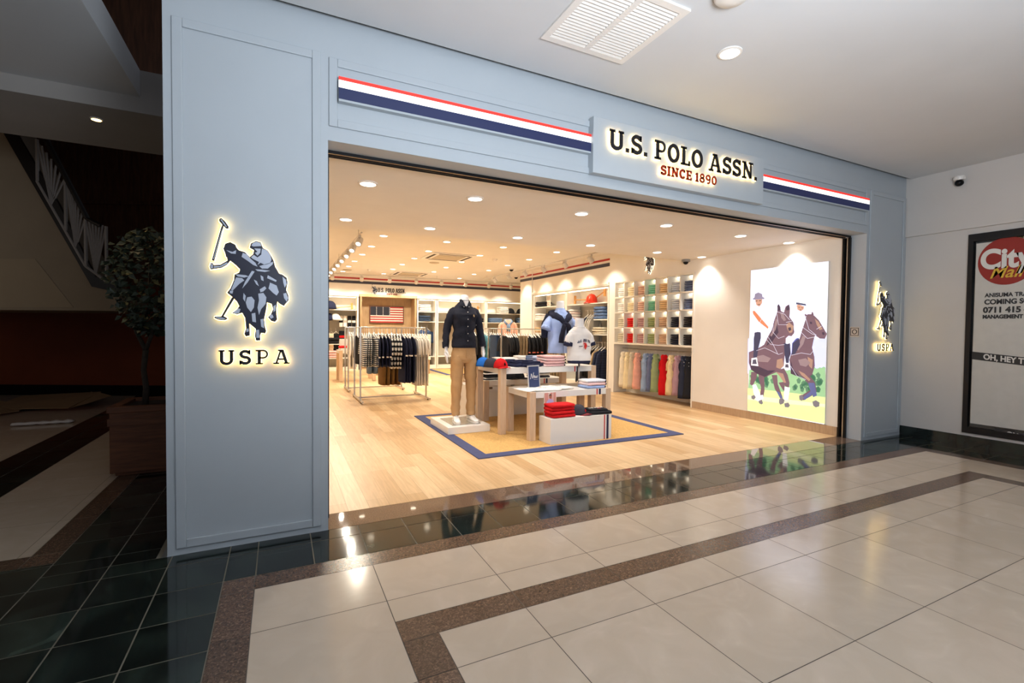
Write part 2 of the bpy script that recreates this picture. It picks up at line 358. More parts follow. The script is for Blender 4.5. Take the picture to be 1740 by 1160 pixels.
# ---- store floor of oak planks
m = bpy.data.materials.new('oak_planks'); m.use_nodes = True; nt = m.node_tree; b = nt.nodes['Principled BSDF']; M_oak = m
b.inputs['Roughness'].default_value = .38
tc = nt.nodes.new('ShaderNodeTexCoord'); mp = nt.nodes.new('ShaderNodeMapping'); mp.inputs['Rotation'].default_value = (0, 0, PI/2)
br = nt.nodes.new('ShaderNodeTexBrick'); br.inputs['Scale'].default_value = 1; br.inputs['Brick Width'].default_value = 1.15; br.inputs['Row Height'].default_value = .145
br.inputs['Mortar Size'].default_value = .0011; br.offset = .37; br.inputs['Bias'].default_value = 0
br.inputs['Color1'].default_value = (*srgb((222,192,150)), 1); br.inputs['Color2'].default_value = (*srgb((197,160,114)), 1); br.inputs['Mortar'].default_value = (*srgb((160,126,88)), 1)
n = nt.nodes.new('ShaderNodeTexNoise'); n.inputs['Scale'].default_value = 3; n.inputs['Detail'].default_value = 7; n.inputs['Distortion'].default_value = .8
mp2 = nt.nodes.new('ShaderNodeMapping'); mp2.inputs['Scale'].default_value = (14, 1, 1)
r = nt.nodes.new('ShaderNodeValToRGB'); r.color_ramp.elements[0].color = (.84, .80, .74, 1); r.color_ramp.elements[1].color = (1.06, 1.04, 1.02, 1)
r.color_ramp.elements[0].position = .35; r.color_ramp.elements[1].position = .65
mx = nt.nodes.new('ShaderNodeMix'); mx.data_type = 'RGBA'; mx.blend_type = 'MULTIPLY'; mx.inputs['Factor'].default_value = .8
L = nt.links.new
L(tc.outputs['Object'], mp.inputs['Vector']); L(mp.outputs['Vector'], br.inputs['Vector']); L(tc.outputs['Object'], mp2.inputs['Vector']); L(mp2.outputs['Vector'], n.inputs['Vector'])
L(n.outputs['Fac'], r.inputs['Fac']); L(br.outputs['Color'], mx.inputs['A']); L(r.outputs['Color'], mx.inputs['B']); L(mx.outputs['Result'], b.inputs['Base Color'])
struct(MB().box(0, 8.2, .265, 12.2, -.06, .002).mk('floor_store_oak', M_oak))
# ---- store shell
M_wall = mat('store_wall_paint', (240,234,224), .55, 0, .02, 3)
M_ceil = mat('store_ceiling_paint', (234,228,218), .7, 0, .02, 3)
struct(MB().box(-.14, 0, .22, 12.2, 0, 3.0).mk('wall_store_left', M_wall))
struct(MB().box(0, 8.2, 12.2, 12.3, 0, 3.0).mk('wall_store_back', M_wall))
struct(MB().box(4.66, 5.46, 1.25, 1.262, 2.4885, 2.4895).mk('trim_11_hatch_line', M_black)) if False else None
rw = MB(); rw.box(6.244, 6.75, .22, 2.60, 0, 2.95)                     # plain wall by the picture
rw.box(6.244, 6.75, 2.60, 4.86, 2.272, 2.95)                           # above the cube shelf
rw.box(6.62, 6.75, 2.60, 4.86, 0, 2.3); rw.box(6.244, 6.62, 4.68, 4.86, 0, 2.272)
rw.box(6.244, 6.75, 4.86, 8.22, 2.30, 2.95); rw.box(6.66, 6.75, 4.86, 8.22, 0, 2.3)
rw.box(6.244, 6.75, 8.22, 8.90, 0, 2.95); rw.box(8.1, 8.2, 8.9, 12.2, 0, 2.95); rw.box(6.75, 8.2, 8.85, 8.95, 0, 2.95)
struct(rw.mk('wall_store_right', M_wall))
q = MB(); q.box(0, 2.165, 11.70, 12.2, 2.237, 2.90); q.box(2.165, 3.935, 11.70, 12.2, 2.315, 2.90); q.box(3.935, 8.1, 11.70, 12.2, 2.237, 2.90); struct(q.mk('wall_back_bulkhead', M_wall))
struct(MB().box(-.14, 8.2, 2.78, 12.3, 2.90, 3.0).mk('ceiling_store_back', M_ceil))
cs = MB(); cs.box(-.14, 6.75, .22, 2.78, 2.49, 2.9)
struct(cs.mk('ceiling_store_soffit', M_ceil))
struct(MB().box(6.226, 6.244, .265, 2.57, 0, .115).mk('baseboard_right', wood('baseboard_oak', (176,146,114), (196,166,132), .5, (1,8,1), 5)))
cn = MB(); cn.box(6.215, 6.244, 4.87, 8.22, 2.262, 2.30); cn.box(6.228, 6.244, 4.87, 8.22, 2.235, 2.262)
struct(cn.mk('trim_2_cornice', M_shelf))
cn = MB(); cn.box(1.0, 2.15, 11.66, 11.70, 2.235, 2.28); cn.box(3.92, 8.1, 11.66, 11.70, 2.235, 2.28)
struct(cn.mk('trim_3_back_cornice', M_shelf))
# red and navy stripes painted round the top of the walls
def stripe(name, boxes, m):
    s = MB()
    for q in boxes: s.box(*q)
    struct(s.mk(name, m))
M_sred = mat('stripe_red', (178,44,36), .5, 0, .03); M_snavy = mat('stripe_navy', (52,54,70), .5, 0, .03)
stripe('trim_4_red_stripe', [(0, 7.9, 11.685, 11.70, 2.755, 2.80), (6.232, 6.244, 4.86, 8.22, 2.765, 2.805), (6.20, 6.2, 0, 0, 0, 0)][:2]+[(6.196,6.208,8.22,8.90,2.765,2.805)], M_sred)
stripe('trim_5_navy_stripe', [(0, 7.9, 11.685, 11.70, 2.62, 2.70), (6.232, 6.244, 4.86, 8.22, 2.64, 2.71), (6.196,6.208,8.22,8.90,2.64,2.71)], M_snavy)
struct(MB().box(6.208, 6.244, 8.22, 8.90, 0, 2.9).mk('wall_column', M_wall))
# ---- shopfront
M_front = mat('facade_grey_paint', (177,184,189), .5, 0, .015, 3)
f = MB(); f.box(-.57, .277, 0, .22, 0, 3.7); f.box(6.25, 7.13, 0, .22, 0, 3.7); f.box(.277, 6.25, 0, .22, 2.472, 3.7); f.box(-.57, -.14, .22, 12.3, 0, 3.7)
struct(f.mk('wall_front', M_front))
def frame(mb, x0, x1, z0, z1, wd, y0=-.012, wb=None):
    wb = wb or wd
    mb.box(x0, x0+wd, y0, 0, z0, z1); mb.box(x1-wd, x1, y0, 0, z0, z1); mb.box(x0+wd, x1-wd, y0, 0, z1-wd, z1); mb.box(x0+wd, x1-wd, y0, 0, z0, z0+wb)
t = MB(); frame(t, -.528, .234, .038, 3.0, .049); struct(t.mk('trim_6_left_panel_moulding', M_front, bevel=.004))
t = MB(); frame(t, 6.295, 7.08, .038, 2.985, .049); struct(t.mk('trim_7_right_panel_moulding', M_front, bevel=.004))
t = MB(); frame(t, .282, 6.245, 2.56, 2.985, .05); struct(t.mk('trim_8_header_moulding', M_front, bevel=.004))
# door head track, side guide
d = MB(); d.box(.277, 6.25, .172, .178, 2.452, 2.472); d.box(.277, 6.25, .232, .238, 2.455, 2.472); d.box(.277, 6.25, .256, .264, 2.452, 2.4899)
d.mi = 1; d.box(.277, 6.25, .178, .200, 2.458, 2.472); d.box(.277, 6.25, .238, .256, 2.462, 2.489)
d.mi = 2; d.box(.277, 6.25, .200, .232, 2.464, 2.472)
struct(d.mk('door_1_shutter_track', [M_black, M_steel, mat('track_beige', (190,160,124), .4, 0, .03)]))
d = MB(); d.box(6.215, 6.25, .165, .185, 0, 2.45); d.box(6.215, 6.25, .225, .25, 0, 2.45); d.box(6.238, 6.25, .185, .225, 0, 2.45); d.mi = 1; d.box(6.218,6.236,.19,.2,0,2.45)
struct(d.mk('door_1_side_guide', [M_black, M_steel]))
d = MB(); d.box(.277, .30, .2, .25, 0, 2.45); struct(d.mk('door_1_left_guide', M_black))
# ---- mall ceiling, its dark edge gap, right wall
M_mceil = mat('mall_ceiling_paint', (214,214,214), .8, 0, .03, 1.2)
struct(MB().box(-.72, 7.6, Y0, -.055, 3.216, 3.30).mk('ceiling', M_mceil))
g = MB().box(-.72, 7.6, -.075, -.055, 3.222, 3.7); struct(g.mk('trim_9_dark_edge', mat('dark_brown_edge', (60,46,36), .7, 0, .1)))
M_mwall = mat('mall_wall_paint', (206,200,194), .7, 0, .03, 1.5)
r_ = MB(); r_.box(7.09, 7.4, Y0, 0.2, 2.50, 3.7)
r_.box(7.125, 7.4, -.64, .2, 0, 2.5); r_.box(7.125, 7.4, Y0, -.64, 0, .16); r_.box(7.125, 7.4, Y0, -.64, 2.42, 2.5); r_.box(7.125, 7.4, Y0, -3.4, .16, 2.42)
struct(r_.mk('wall_right', M_mwall))
bb = MB(); bb.mi = 0
for k in range(22): bb.box(7.105, 7.125, -.003-.285*(k+1)+.004, -.003-.285*k, 0, .12)
struct(bb.mk('baseboard_mall_right', [M_green]))
wf = MB(); wf.box(7.10, 7.16, -.66, -.615, .155, 2.43); wf.box(7.10, 7.16, -3.4, -.66, 2.345, 2.43); wf.box(7.10, 7.16, -3.4, -.66, .155, .225); wf.box(7.10, 7.16, -3.4, -3.35, .225, 2.345); wf.box(7.10,7.16,-2.02,-1.98,.225,2.345)
win = struct(wf.mk('window_1', mat('black_window_frame', (22,22,26), .4, .3, 0)))
gm = bpy.data.materials.new('window_glass'); gm.use_nodes = True; gb = gm.node_tree.nodes['Principled BSDF']
gb.inputs['Transmission Weight'].default_value = 1; gb.inputs['Roughness'].default_value = .02; gb.inputs['IOR'].default_value = 1.3
MB().box(7.128, 7.132, -3.35, -.66, .225, 2.345).mk('pane', gm, win)
struct(MB().box(7.24, 7.245, -3.4, -.60, .16, 2.42).mk('wall_window_screen', mat('white_window_film', (188,184,176), .8, 0, .05, 1)))
# ---- left hall: ceiling slab, beam, timber upper wall, angled far wall, side wall
M_hall = mat('hall_plaster', (170,164,158), .8, 0, .05, 1.5)
s = MB(); s.box(-9, -1.045, Y0, 1.8, 3.216, 3.44); struct(s.mk('ceiling_left_slab', M_mceil))
s = MB(); s.box(-9, -.57, 1.8, 2.92, 3.085, 3.44); struct(s.mk('ceiling_left_beam', M_hall))
M_timber = wood('dark_timber_cladding', (92,60,40), (128,84,56), .6, (10,10,1), 3)
s = MB(); s.box(-9, -.57, -1.2, 9, 5.2, 5.3); struct(s.mk('ceiling_upper_void', M_timber))
s = MB(); s.box(-9, -1.0, 2.9, 2.95, 3.44, 5.2); struct(s.mk('wall_upper_void', M_timber))
WA = lambda X: 7.5+(-2-X)*.46
M_orange = mat('orange_brown_wall', (132,62,30), .7, 0, .08, 2)
s = MB(); s.prism([(-9.2, WA(-9.2)), (-.57, WA(-.57)), (-.57, WA(-.57)+.2), (-9.2, WA(-9.2)+.2)], 0, 2.0, 'xy'); struct(s.mk('wall_hall_far', M_orange))
s = MB(); s.prism([(-9.2, WA(-9.2)), (-.57, WA(-.57)), (-.57, WA(-.57)+.2), (-9.2, WA(-9.2)+.2)], 2.0, 5.2, 'xy'); struct(s.mk('wall_hall_timber', M_timber))
s = MB()
for k in range(9):
    x = -5.4+k*.42; s.prism([(x, WA(x)-.03), (x+.05, WA(x+.05)-.03), (x+.05, WA(x+.05)), (x, WA(x))], 2.35, 3.3, 'xy')
s.prism([(-5.6, WA(-5.6)-.035), (-1.2, WA(-1.2)-.035), (-1.2, WA(-1.2)), (-5.6, WA(-5.6))], 3.5, 3.56, 'xy')
struct(s.mk('trim_10_timber_battens', M_timber))
s = MB(); s.prism([(-9.2, WA(-9.2)-.03), (-.57, WA(-.57)-.03), (-.57, WA(-.57)), (-9.2, WA(-9.2))], 0, .19, 'xy'); struct(s.mk('baseboard_hall', M_black))
struct(MB().box(-9.1, -9, Y0, 12, 0, 5.3).mk('wall_left', M_hall))
# ================================================================== SHOPFRONT SIGNS
M_letter = mat('black_sign_face', (34,32,36), .35, .3, .03)
M_rletter = mat('red_sign_face', (156,42,22), .4, .2, .03)
M_glow = mat('warm_sign_led', (255,220,140), .5, var=0, emit=7.5)
M_inlay = mat('light_sign_inlay', (176,182,196), .4, .2, .02)
M_dark = mat('navy_sign_face', (22,24,44), .35, .2, .02)
# header name board
b_ = thing('name_board', 'raised grey name board with backlit U.S. POLO ASSN. lettering on the shopfront header', 'sign', (3.2, 0, 2.42))
MB().box(2.248-3.2, 4.292-3.2, -.070, .0, .135, .58).mk('board', M_front, b_, bevel=.003)
q = MB(); words('U.S. POLO ASSN.', 2.385-3.2, 4.16-3.2, .337, .494, -.100, -.092, M_letter, b_, 'name_word', M_glow, .005, -.089, -.083, gap=.10)
words('SINCE 1890', 2.933-3.2, 3.61-3.2, .215, .293, -.100, -.092, M_rletter, b_, 'since_word', M_glow, .004, -.089, -.083, gap=.10, lab='red lettering')
# lit stripe boxes
M_ered = mat('lit_red', (235,50,40), .5, var=0, emit=.75); M_ewhite = mat('lit_white', (255,252,246), .5, var=0, emit=1.3); M_enavy = mat('lit_navy', (30,38,76), .5, var=0, emit=.4)
for x0, x1, lab in ((.336, 2.246, 'lit red, white and navy stripe box left of the name board'), (4.294, 6.2, 'lit red, white and navy stripe box right of the name board')):
    t = thing('stripe_lightbox', lab, 'lightbox', ((x0+x1)/2, 0, 2.712), 0, 'tricolour stripe boxes on the header'); hw = (x1-x0)/2
    MB().box(-hw, hw, -.042, -.0, 0, .151).mk('housing', M_front, t)
    for n_, z0, z1, m_ in (('red_band', .129, .151, M_ered), ('white_band', .083, .129, M_ewhite), ('navy_band', 0.014, .083, M_enavy)):
        MB().box(-hw, hw, -.044, -.042, z0, z1).mk(n_, m_, t)
# rider emblems with USPA below
for cx, lab in ((-.151, 'backlit polo riders emblem with USPA letters on the left pillar'), (6.635, 'backlit polo riders emblem with USPA letters on the right pillar')):
    t = thing('emblem_sign', lab, 'sign', (cx, 0, 1.0), 0, 'backlit rider emblems on the pillars')
    emblem(t, .696, M_dark, M_inlay, M_glow, base=.215)
    o_ = .0
    words('USPA', -.163, .205, .075, .161, -.036, -.030, M_letter, t, 'uspa_lettering', M_glow, .003, -.027, -.022, gap=.26)
# small framed plate on the right jamb (front faces -x)
t = thing('jamb_plate', 'small framed silver plate on the inner right jamb of the entrance', 'wall plate', (6.25, .10, 1.245))
MB().box(-.008, 0, -.055, .055, 0, .12).mk('plate', mat('silver_plate', (200,198,194), .3, .5, .02), t, bevel=.003)
q = MB(); q.box(-.0095, -.008, -.045, .045, .012, .018); q.box(-.0095,-.008,-.045,.045,.102,.108); q.box(-.0095,-.008,-.045,-.039,.018,.102); q.box(-.0095,-.008,.039,.045,.018,.102)
q.ribbon(arc(0,.06,.024,.026,0,360,16)[:-1], .008, -.0095, -.008, 'yz', True); q.mk('printed_marks', M_black, t)
# ---- city mall poster behind the right window (front faces -x)
t = thing('window_poster', 'white notice with red oval City Mall logo in the right mall window', 'poster', (7.12, -1.3, .22))
XW = 7.125
def wp(px, py): q = at(px, py, x=XW); return (q.y+1.3, q.z-.22)
q = MB(); q.box(-.001, .001, -.85, .62, .05, 2.10); q.mk('sheet', mat('notice_sheet', (204,200,192), .6, 0, .03), t)
cx, cz = wp(1711, 443); ry = abs(wp(1662, 450)[0]-cx); rz = abs(wp(1711,402)[1]-wp(1711,483)[1])/2
q = MB(); q.prism([(cx+ry*1.0*math.cos(a*PI/24), cz+rz*math.sin(a*PI/24)) for a in range(48)], -.001, -.003, 'yz'); q.mk('red_oval', mat('poster_red', (150,40,30), .6, 0, .08, 4), t)
PX = (0, -1, 0); PZ = (0, 0, 1)
def ptext(txt, px, py, hpx, m_, name, bold=.004, depth=.0006, off=-.004, **kw):
    y, z = wp(px, py); y2, z2 = wp(px, py-hpx); text_mesh(txt, (z2-z)*1.42, name, m_, t, (off, y, z), PX, PZ, depth, bold, **kw)
M_ptxt = mat('poster_text_white', (226,222,214), .6, 0, .02); M_pblk = mat('poster_text_dark', (48,46,46), .6, 0, .02); M_pyel = mat('poster_text_yellow', (222,180,60), .6, 0, .02)
ptext('City', 1666, 457, 31, M_ptxt, 'city_lettering', .012, sx=.82)
ptext('Mall', 1681, 473, 19, M_pyel, 'mall_lettering', .002, sx=.9, shear=.35)
ptext('ANISUMA TRAD', 1674, 505, 6.5, M_pblk, 'notice_line', .002, sx=.86)
ptext('COMING SOON', 1673, 517, 8, M_pblk, 'notice_line', .003, sx=.86)
ptext('0711 415 4', 1671, 531, 9, M_pblk, 'notice_line', .004, sx=.95)
ptext('MANAGEMENT OFFICE', 1670, 541, 6, M_pblk, 'notice_line', .003, sx=.84)
for a_, b_2, tx, ty in (((1652, 597), (1652, 610), 1663, 613), ((1690, 726), (1690, 738), 1692, 742)):
    y0, z0 = wp(*a_); y1, z1 = wp(*b_2); h = z0-z1
    q = MB(); q.prism([(y0, z0), (-.85, z0-(y0+.85)*.10), (-.85, z1-(y0+.85)*.10), (y0, z1)], -.001, -.003, 'yz'); q.mk('black_banner', M_pblk, t)
    text_mesh('OH, HEY THERE', h*.95, 'banner_lettering', M_ptxt, t, (-.004, y0-.10, z1+h*.2-.01), (0, -1, -.10), PZ, .0006, .003, sx=.82)
# ---- mall ceiling pieces
def downlight(name, label, r, loc, emit, col, group, energy=0, cone=2.3, housing=M_white):
    t = thing(name, label, 'ceiling light', loc, 0, group)
    MB().lathe([(r*1.28, 0), (r*1.28, -.006), (r*1.02, -.010), (r, -.004)], n=24).mk('trim_ring', housing, t, smooth=False)
    MB().lathe([(r, -.009), (r*.98, -.0105)], n=24).mk('lens', emit, t)
    if energy: light('bulb', 'SPOT', (0, 0, -.03), energy, col, r*.9, parent=t, cone=cone, blend=.8)
    return t
M_eneut = mat('lens_neutral', (255,246,232), .5, var=0, emit=6); M_ewarm = mat('lens_warm', (255,240,214), .5, var=0, emit=8)
downlight('round_downlight', 'single round downlight in the mall ceiling right of the air vent', .062, (2.79, -.89, 3.216), M_eneut, NEUT, None, 25)
downlight('round_downlight', 'small amber downlight in the dark beam soffit above the planter', .035, (-1.42, 2.12, 3.085), mat('lens_amber', (255,200,120), .5, var=0, emit=12), (1,.7,.4), None, 12, 2.4)
v = thing('ceiling_vent', 'white louvred air vent in the mall ceiling above the shopfront', 'air vent', (1.875, -.77, 3.216))
q = MB(); X0, X1, Ya, Yb = -.335, .335, -.32, .315; wd = .045
q.box(X0, X0+wd, Ya, Yb, -.014, 0); q.box(X1-wd, X1, Ya, Yb, -.014, 0); q.box(X0+wd, X1-wd, Ya, Ya+wd, -.014, 0); q.box(X0+wd, X1-wd, Yb-wd, Yb, -.014, 0); q.box(-.02, .02, Ya+wd, Yb-wd, -.014, 0)
q.mk('frame', M_white, v)
MB().box(X0+.02, X1-.02, Ya+.02, Yb-.02, -.0015, -.0005).mk('backing', mat('vent_dark', (40,40,44), .8, 0, .1), v)
sl = MB()
for k in range(20):
    y = Ya+wd+.006+k*.0272
    for a_, b_2 in ((X0+wd, -.02), (.02, X1-wd)): sl.add([(a_, y, -.003), (b_2, y, -.003), (b_2, y+.02, -.013), (a_, y+.02, -.013), (a_, y+.002, -.002), (b_2, y+.002, -.002), (b_2, y+.022, -.012), (a_, y+.022, -.012)], [(0,1,2,3),(4,7,6,5),(0,4,5,1),(3,2,6,7),(0,3,7,4),(1,5,6,2)])
sl.mk('louvres', M_white, v)
p_ = at(1245, -2, z=3.18)
t = thing('ceiling_speaker', 'round white ceiling dome at the top edge beside the mall air vent', 'ceiling dome', (p_.x, p_.y, 3.216))
MB().lathe([(.10, 0), (.10, -.02), (.085, -.035), (.03, -.04)], n=28).mk('dome', M_white, t, smooth=True)
t = thing('security_camera', 'black dome security camera high on the right mall wall', 'camera', (7.09, -.54, 3.03))
MB().lathe([(.05, .03), (.055, .06), (.05, .075)], cx=-.055).mk('bracket', M_white, t)
MB().ball((-.055, 0, 0), .042, .042, .038).mk('dome', M_black, t, smooth=True); MB().box(-.03,0,-.02,.02,.04,.065).mk('wall_arm', M_white, t)
# ---- light-box picture of riders (front faces -x)
LBX = 6.244
t = thing('picture_lightbox', 'tall glowing picture of two polo riders on galloping horses on the right wall', 'lightbox', (LBX, .96, .12))
def lp(p): q = at(1260+p[0]/3.8667, 430+p[1]/3.8667, x=LBX); return (q.y-.96, q.z-.12)
bx0, bx1 = .41-.96, 1.513-.96
MB().box(-.02, 0, bx0, bx1, 0, 2.075).mk('box', M_white, t)
pic = MB().box(-.0205, -.0203, bx0+.004, bx1-.004, .004, 2.071).mk('picture', mat('print_sky', (226,232,254), .6, var=0, emit=.95), t)
E_ = {}
def pr_(col): 
    k = 'print_%d_%d_%d' % col
    return mat(k, col, .6, var=0, emit=1.0)
lay = [0]
ART = MB(); INKS = []
def ink(col, e=.62):
    m_ = mat('print_%d_%d_%d' % col, col, .6, var=.05, scale=7, emit=e)
    if m_ not in INKS: INKS.append(m_)
    ART.mi = INKS.index(m_)
def art(name, col, polys):
    lay[0] += 1; a = -.0205-.00012*lay[0]; ink(col)
    for p in polys: ART.prism([lp(v) for v in p], a, a-.0001, 'yz')
rnd = random.Random(3)
art('printed_low_sky', (206,216,248), [[(330,560),(564,560),(558,780),(320,800)],[(48,560),(130,560),(130,800),(46,790)]])
tre = [(558,750)]+[(558-k*12.5, 752+rnd.uniform(-16,14)+k*.6) for k in range(1,41)]+[(50,900),(558,945)]
art('printed_trees', (150,196,150), [tre]); art('printed_tree_shade', (92,136,108), [[(x+rnd.uniform(-4,4), y) , (x+16, y-14), (x+30, y+4), (x+22, y+26), (x+6,y+22)] for x, y in [(rnd.uniform(330,520), rnd.uniform(790,890)) for _ in range(34)]+[(rnd.uniform(60,200), rnd.uniform(800,860)) for _ in range(16)]])
art('printed_grass', (214,228,166), [[(46,885),(300,912),(558,945),(553,1120),(46,1032)]]); art('printed_grass_light', (240,246,200), [[(46,930),(300,960),(555,990),(555,1010),(300,990),(46,960)]])
HB = (112,88,100); HD = (70,56,74); HL = (168,136,120)
# rear horse and rider
art('printed_far_horse_legs', HB, [[(370,750),(430,770),(490,850),(500,905),(490,940),(470,900),(440,850),(390,800)],[(455,900),(475,905),(470,935),(415,965),(395,960),(400,935)],[(250,850),(285,845),(290,880),(300,910),(280,900)]])
art('printed_far_horse', HB, [[(470,400),(440,400),(425,430),(415,470),(400,520),(385,570),(340,640),(320,700),(330,760),(380,800),(430,820),(470,800),(488,740),(485,680),(470,620),(480,570),(490,540),(520,560),(555,562),(568,530),(545,490),(515,440),(490,415)],[(468,412),(466,390),(475,384),(482,405)],[(420,420),(414,405),(428,398),(440,410)]])
art('printed_far_horse_light', HL, [[(488,430),(512,450),(540,500),(520,505),(500,470)],[(380,770),(420,790),(460,830),(450,840),(400,800)],[(440,680),(475,700),(470,760),(450,740)]])
art('printed_far_rider', (224,228,244), [[(330,480),(345,430),(370,385),(390,382),(420,400),(430,430),(400,520),(370,570),(330,560)]])
art('printed_far_face', (192,150,130), [[(368,345),(378,335),(418,350),(415,370),(395,382),(375,372)]])
art('printed_far_cap', (70,74,100), [[(364,322),(430,334),(432,345),(366,336)]])
art('printed_white_cap', (250,250,255), [[(368,322),(380,312),(420,316),(428,334)]])
# near horse
art('printed_near_legs', HB, [[(70,780),(110,780),(105,820),(80,870),(62,860),(68,820)],[(118,785),(155,790),(158,900),(150,945),(128,930),(135,880),(120,830)],[(205,800),(240,800),(245,860),(275,940),(262,950),(225,890)],[(230,770),(285,755),(310,800),(322,850),(318,885),(290,870),(275,820)]])
art('printed_wraps', (250,250,252), [[(78,865),(100,860),(130,925),(110,960),(88,925)],[(100,935),(148,930),(150,955),(120,975),(98,962)],[(290,878),(325,882),(312,965),(284,960)]])
art('printed_blue_wraps', (92,100,150), [[(445,850),(485,852),(502,935),(478,945),(455,890)],[(412,945),(462,905),(470,930),(420,965)],[(235,905),(255,912),(278,948),(262,955)]])
art('printed_hooves', (120,116,124), [[(70,938),(90,930),(102,945),(88,962),(72,955)],[(118,970),(140,960),(148,985),(138,993),(122,985)],[(254,958),(275,950),(290,965),(284,985),(262,995),(252,980)],[(288,985),(315,980),(325,1000),(315,1012),(292,1010)],[(385,935),(405,928),(415,950),(405,970),(388,962)],[(472,975),(495,965),(520,980),(518,1005),(495,1012),(478,1000)]])
art('printed_near_horse', HB, [[(248,332),(262,352),(266,380),(285,390),(296,350),(320,336),(326,365),(322,420),(345,450),(358,490),(352,525),(335,545),(315,543),(298,560),(296,620),(290,680),(285,740),(250,775),(215,790),(160,815),(110,792),(70,765),(55,720),(55,650),(110,628),(155,600),(180,548),(205,505),(222,440),(240,390)]])
art('printed_dark_shade', HD, [[(60,700),(110,740),(180,770),(230,770),(160,812),(110,792),(70,765)],[(200,520),(240,470),(250,520),(210,580),(170,610)],[(300,600),(325,590),(330,660),(312,710),(296,700)],[(330,700),(345,760),(400,820),(330,790)]])
art('printed_near_light', HL, [[(300,470),(320,455),(350,480),(340,520),(322,525),(308,500)],[(240,700),(275,690),(285,740),(260,760),(235,750)],[(235,780),(280,790),(300,850),(285,850),(260,810)]])
art('printed_nostril', HD, [[(312,490),(330,486),(334,505),(318,512)],[(262,402),(276,402),(276,416),(264,416)],[(455,450),(470,452),(470,466),(458,464)],[(535,520),(550,518),(554,534),(540,538)],[(242,345),(252,335),(262,352),(262,376),(244,378)],[(298,360),(312,342),(322,340),(322,372),(302,378)]])
art('printed_saddle_cloth', (78,86,156), [[(340,592),(366,560),(384,556),(372,612),(352,650),(336,668)]])
art('printed_shirt_fold', (214,218,236), [[(150,400),(168,410),(160,470),(150,530),(138,540),(146,470)],[(70,440),(84,450),(86,540),(66,550)],[(350,430),(372,450),(380,520),(366,560),(350,500)]])
art('printed_coat_sheen', (146,126,132), [[(232,430),(246,440),(232,500),(204,548),(196,540),(220,490)],[(90,680),(150,668),(200,690),(180,716),(120,712)],[(410,540),(430,548),(412,600),(380,640),(372,630)],[(380,700),(430,690),(460,720),(430,746),(392,736)],[(262,392),(282,398),(300,440),(286,446),(268,424)]])
# near rider
art('printed_near_rider', (226,230,244), [[(62,520),(66,430),(80,385),(110,370),(150,375),(190,400),(205,430),(190,480),(175,540),(120,560),(80,560)]])
art('printed_sash', (214,130,92), [[(80,380),(92,378),(184,485),(180,497),(120,450),(84,400)]])
art('printed_near_face', (196,154,134), [[(95,300),(143,300),(142,330),(125,352),(105,342)]])
art('printed_helmet', (140,134,160), [[(80,298),(92,292),(95,268),(118,258),(142,268),(146,288),(162,294),(155,302),(85,306)]])
art('printed_face_shade', (120,86,76), [[(100,312),(112,310),(112,316),(100,318)],[(122,310),(136,308),(136,314),(122,316)],[(112,336),(130,334),(128,340),(114,341)],[(380,352),(392,354),(391,358),(380,356)],[(400,356),(412,358),(411,362),(400,360)],[(388,370),(402,371),(400,375),(390,374)]])
art('printed_knee_guard', (84,84,120), [[(92,524),(114,516),(134,524),(134,560),(112,584),(92,560)]])
art('printed_boots', (62,62,88), [[(95,520),(130,518),(134,560),(118,620),(108,690),(84,690),(88,610),(88,560)],[(285,590),(328,600),(322,660),(318,720),(300,722),(290,660)],[(345,590),(385,560),(392,600),(360,660),(338,668)]])
art('printed_stirrups', (232,232,240), [[(72,690),(108,684),(118,742),(70,736)],[(288,722),(320,720),(326,762),(286,758)]]); art('printed_shoe', (80,78,96), [[(82,700),(102,696),(108,728),(78,728)],[(296,730),(314,728),(318,752),(294,750)]])
ink((206,208,226)); rn = ART; lay[0] += 1; a_ = -.0205-.00012*lay[0]
for pl in ([(258,212),(100,505)],[(240,385),(290,400),(325,440)],[(215,430),(215,520),(250,560),(290,545)],[(165,560),(200,600),(250,605),(290,600)],[(105,640),(160,622),(200,640),(250,665),(280,655)],[(362,440),(400,480),(470,530),(500,540)],[(400,520),(440,560),(490,550)],[(335,670),(400,655),(460,665),(480,640)],[(430,430),(450,500),(500,540)],[(175,540),(215,600),(245,660)],[(330,740),(370,805),(430,830)],[(240,400),(250,470),(310,470)],[(300,455),(345,445)],[(500,500),(535,478)]):
    rn.ribbon([lp(v_) for v_ in pl], .0055, a_, a_-.0001, 'yz')
ART.mk('riders_print', INKS, pic)
# ================================================================== LEFT HALL OBJECTS
# staircase (solid flank at y=5.4) with lattice railing
YS = 5.4
def sp(px, py, y=YS): q = at(px, py, y=y); return (q.x, q.z)
st = thing('staircase', 'plastered staircase flank rising to the left behind the planter', 'staircase', (0, YS, 0))
M_plast = mat('stair_plaster', (150,134,112), .8, 0, .05, 2)
poly = [sp(-160,525), sp(203,528), sp(203,497), sp(157,487), sp(11,233), sp(-90,56), sp(-400,56), sp(-400,400)]
q = MB(); q.prism(poly, 0, 1.5, 'xz'); q.mk('flank', M_plast, st)
edge = [sp(203,497), sp(157,487), sp(11,233), sp(-60,110), sp(-40,100), sp(33,233), sp(100,345), sp(163,470), sp(205,482)]
q = MB(); q.prism(edge, -.03, .06, 'xz'); q.mk('dark_edge_trim', mat('stair_dark_trim', (26,20,16), .4, 0, .05), st)
q = MB(); q.prism([sp(-160,440), sp(60,440), sp(125,522), sp(-160,522)], -.012, .0, 'xz'); q.mk('soffit_panel', mat('stair_soffit', (160,142,116), .8, 0, .05, 2), st)
ra = thing('stair_railing', 'white lattice railing with dark handrail on the staircase', 'railing', (0, YS, 0))
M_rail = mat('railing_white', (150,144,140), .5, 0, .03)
hr = [sp(70,205), sp(82,243), sp(149,372), sp(172,384)]
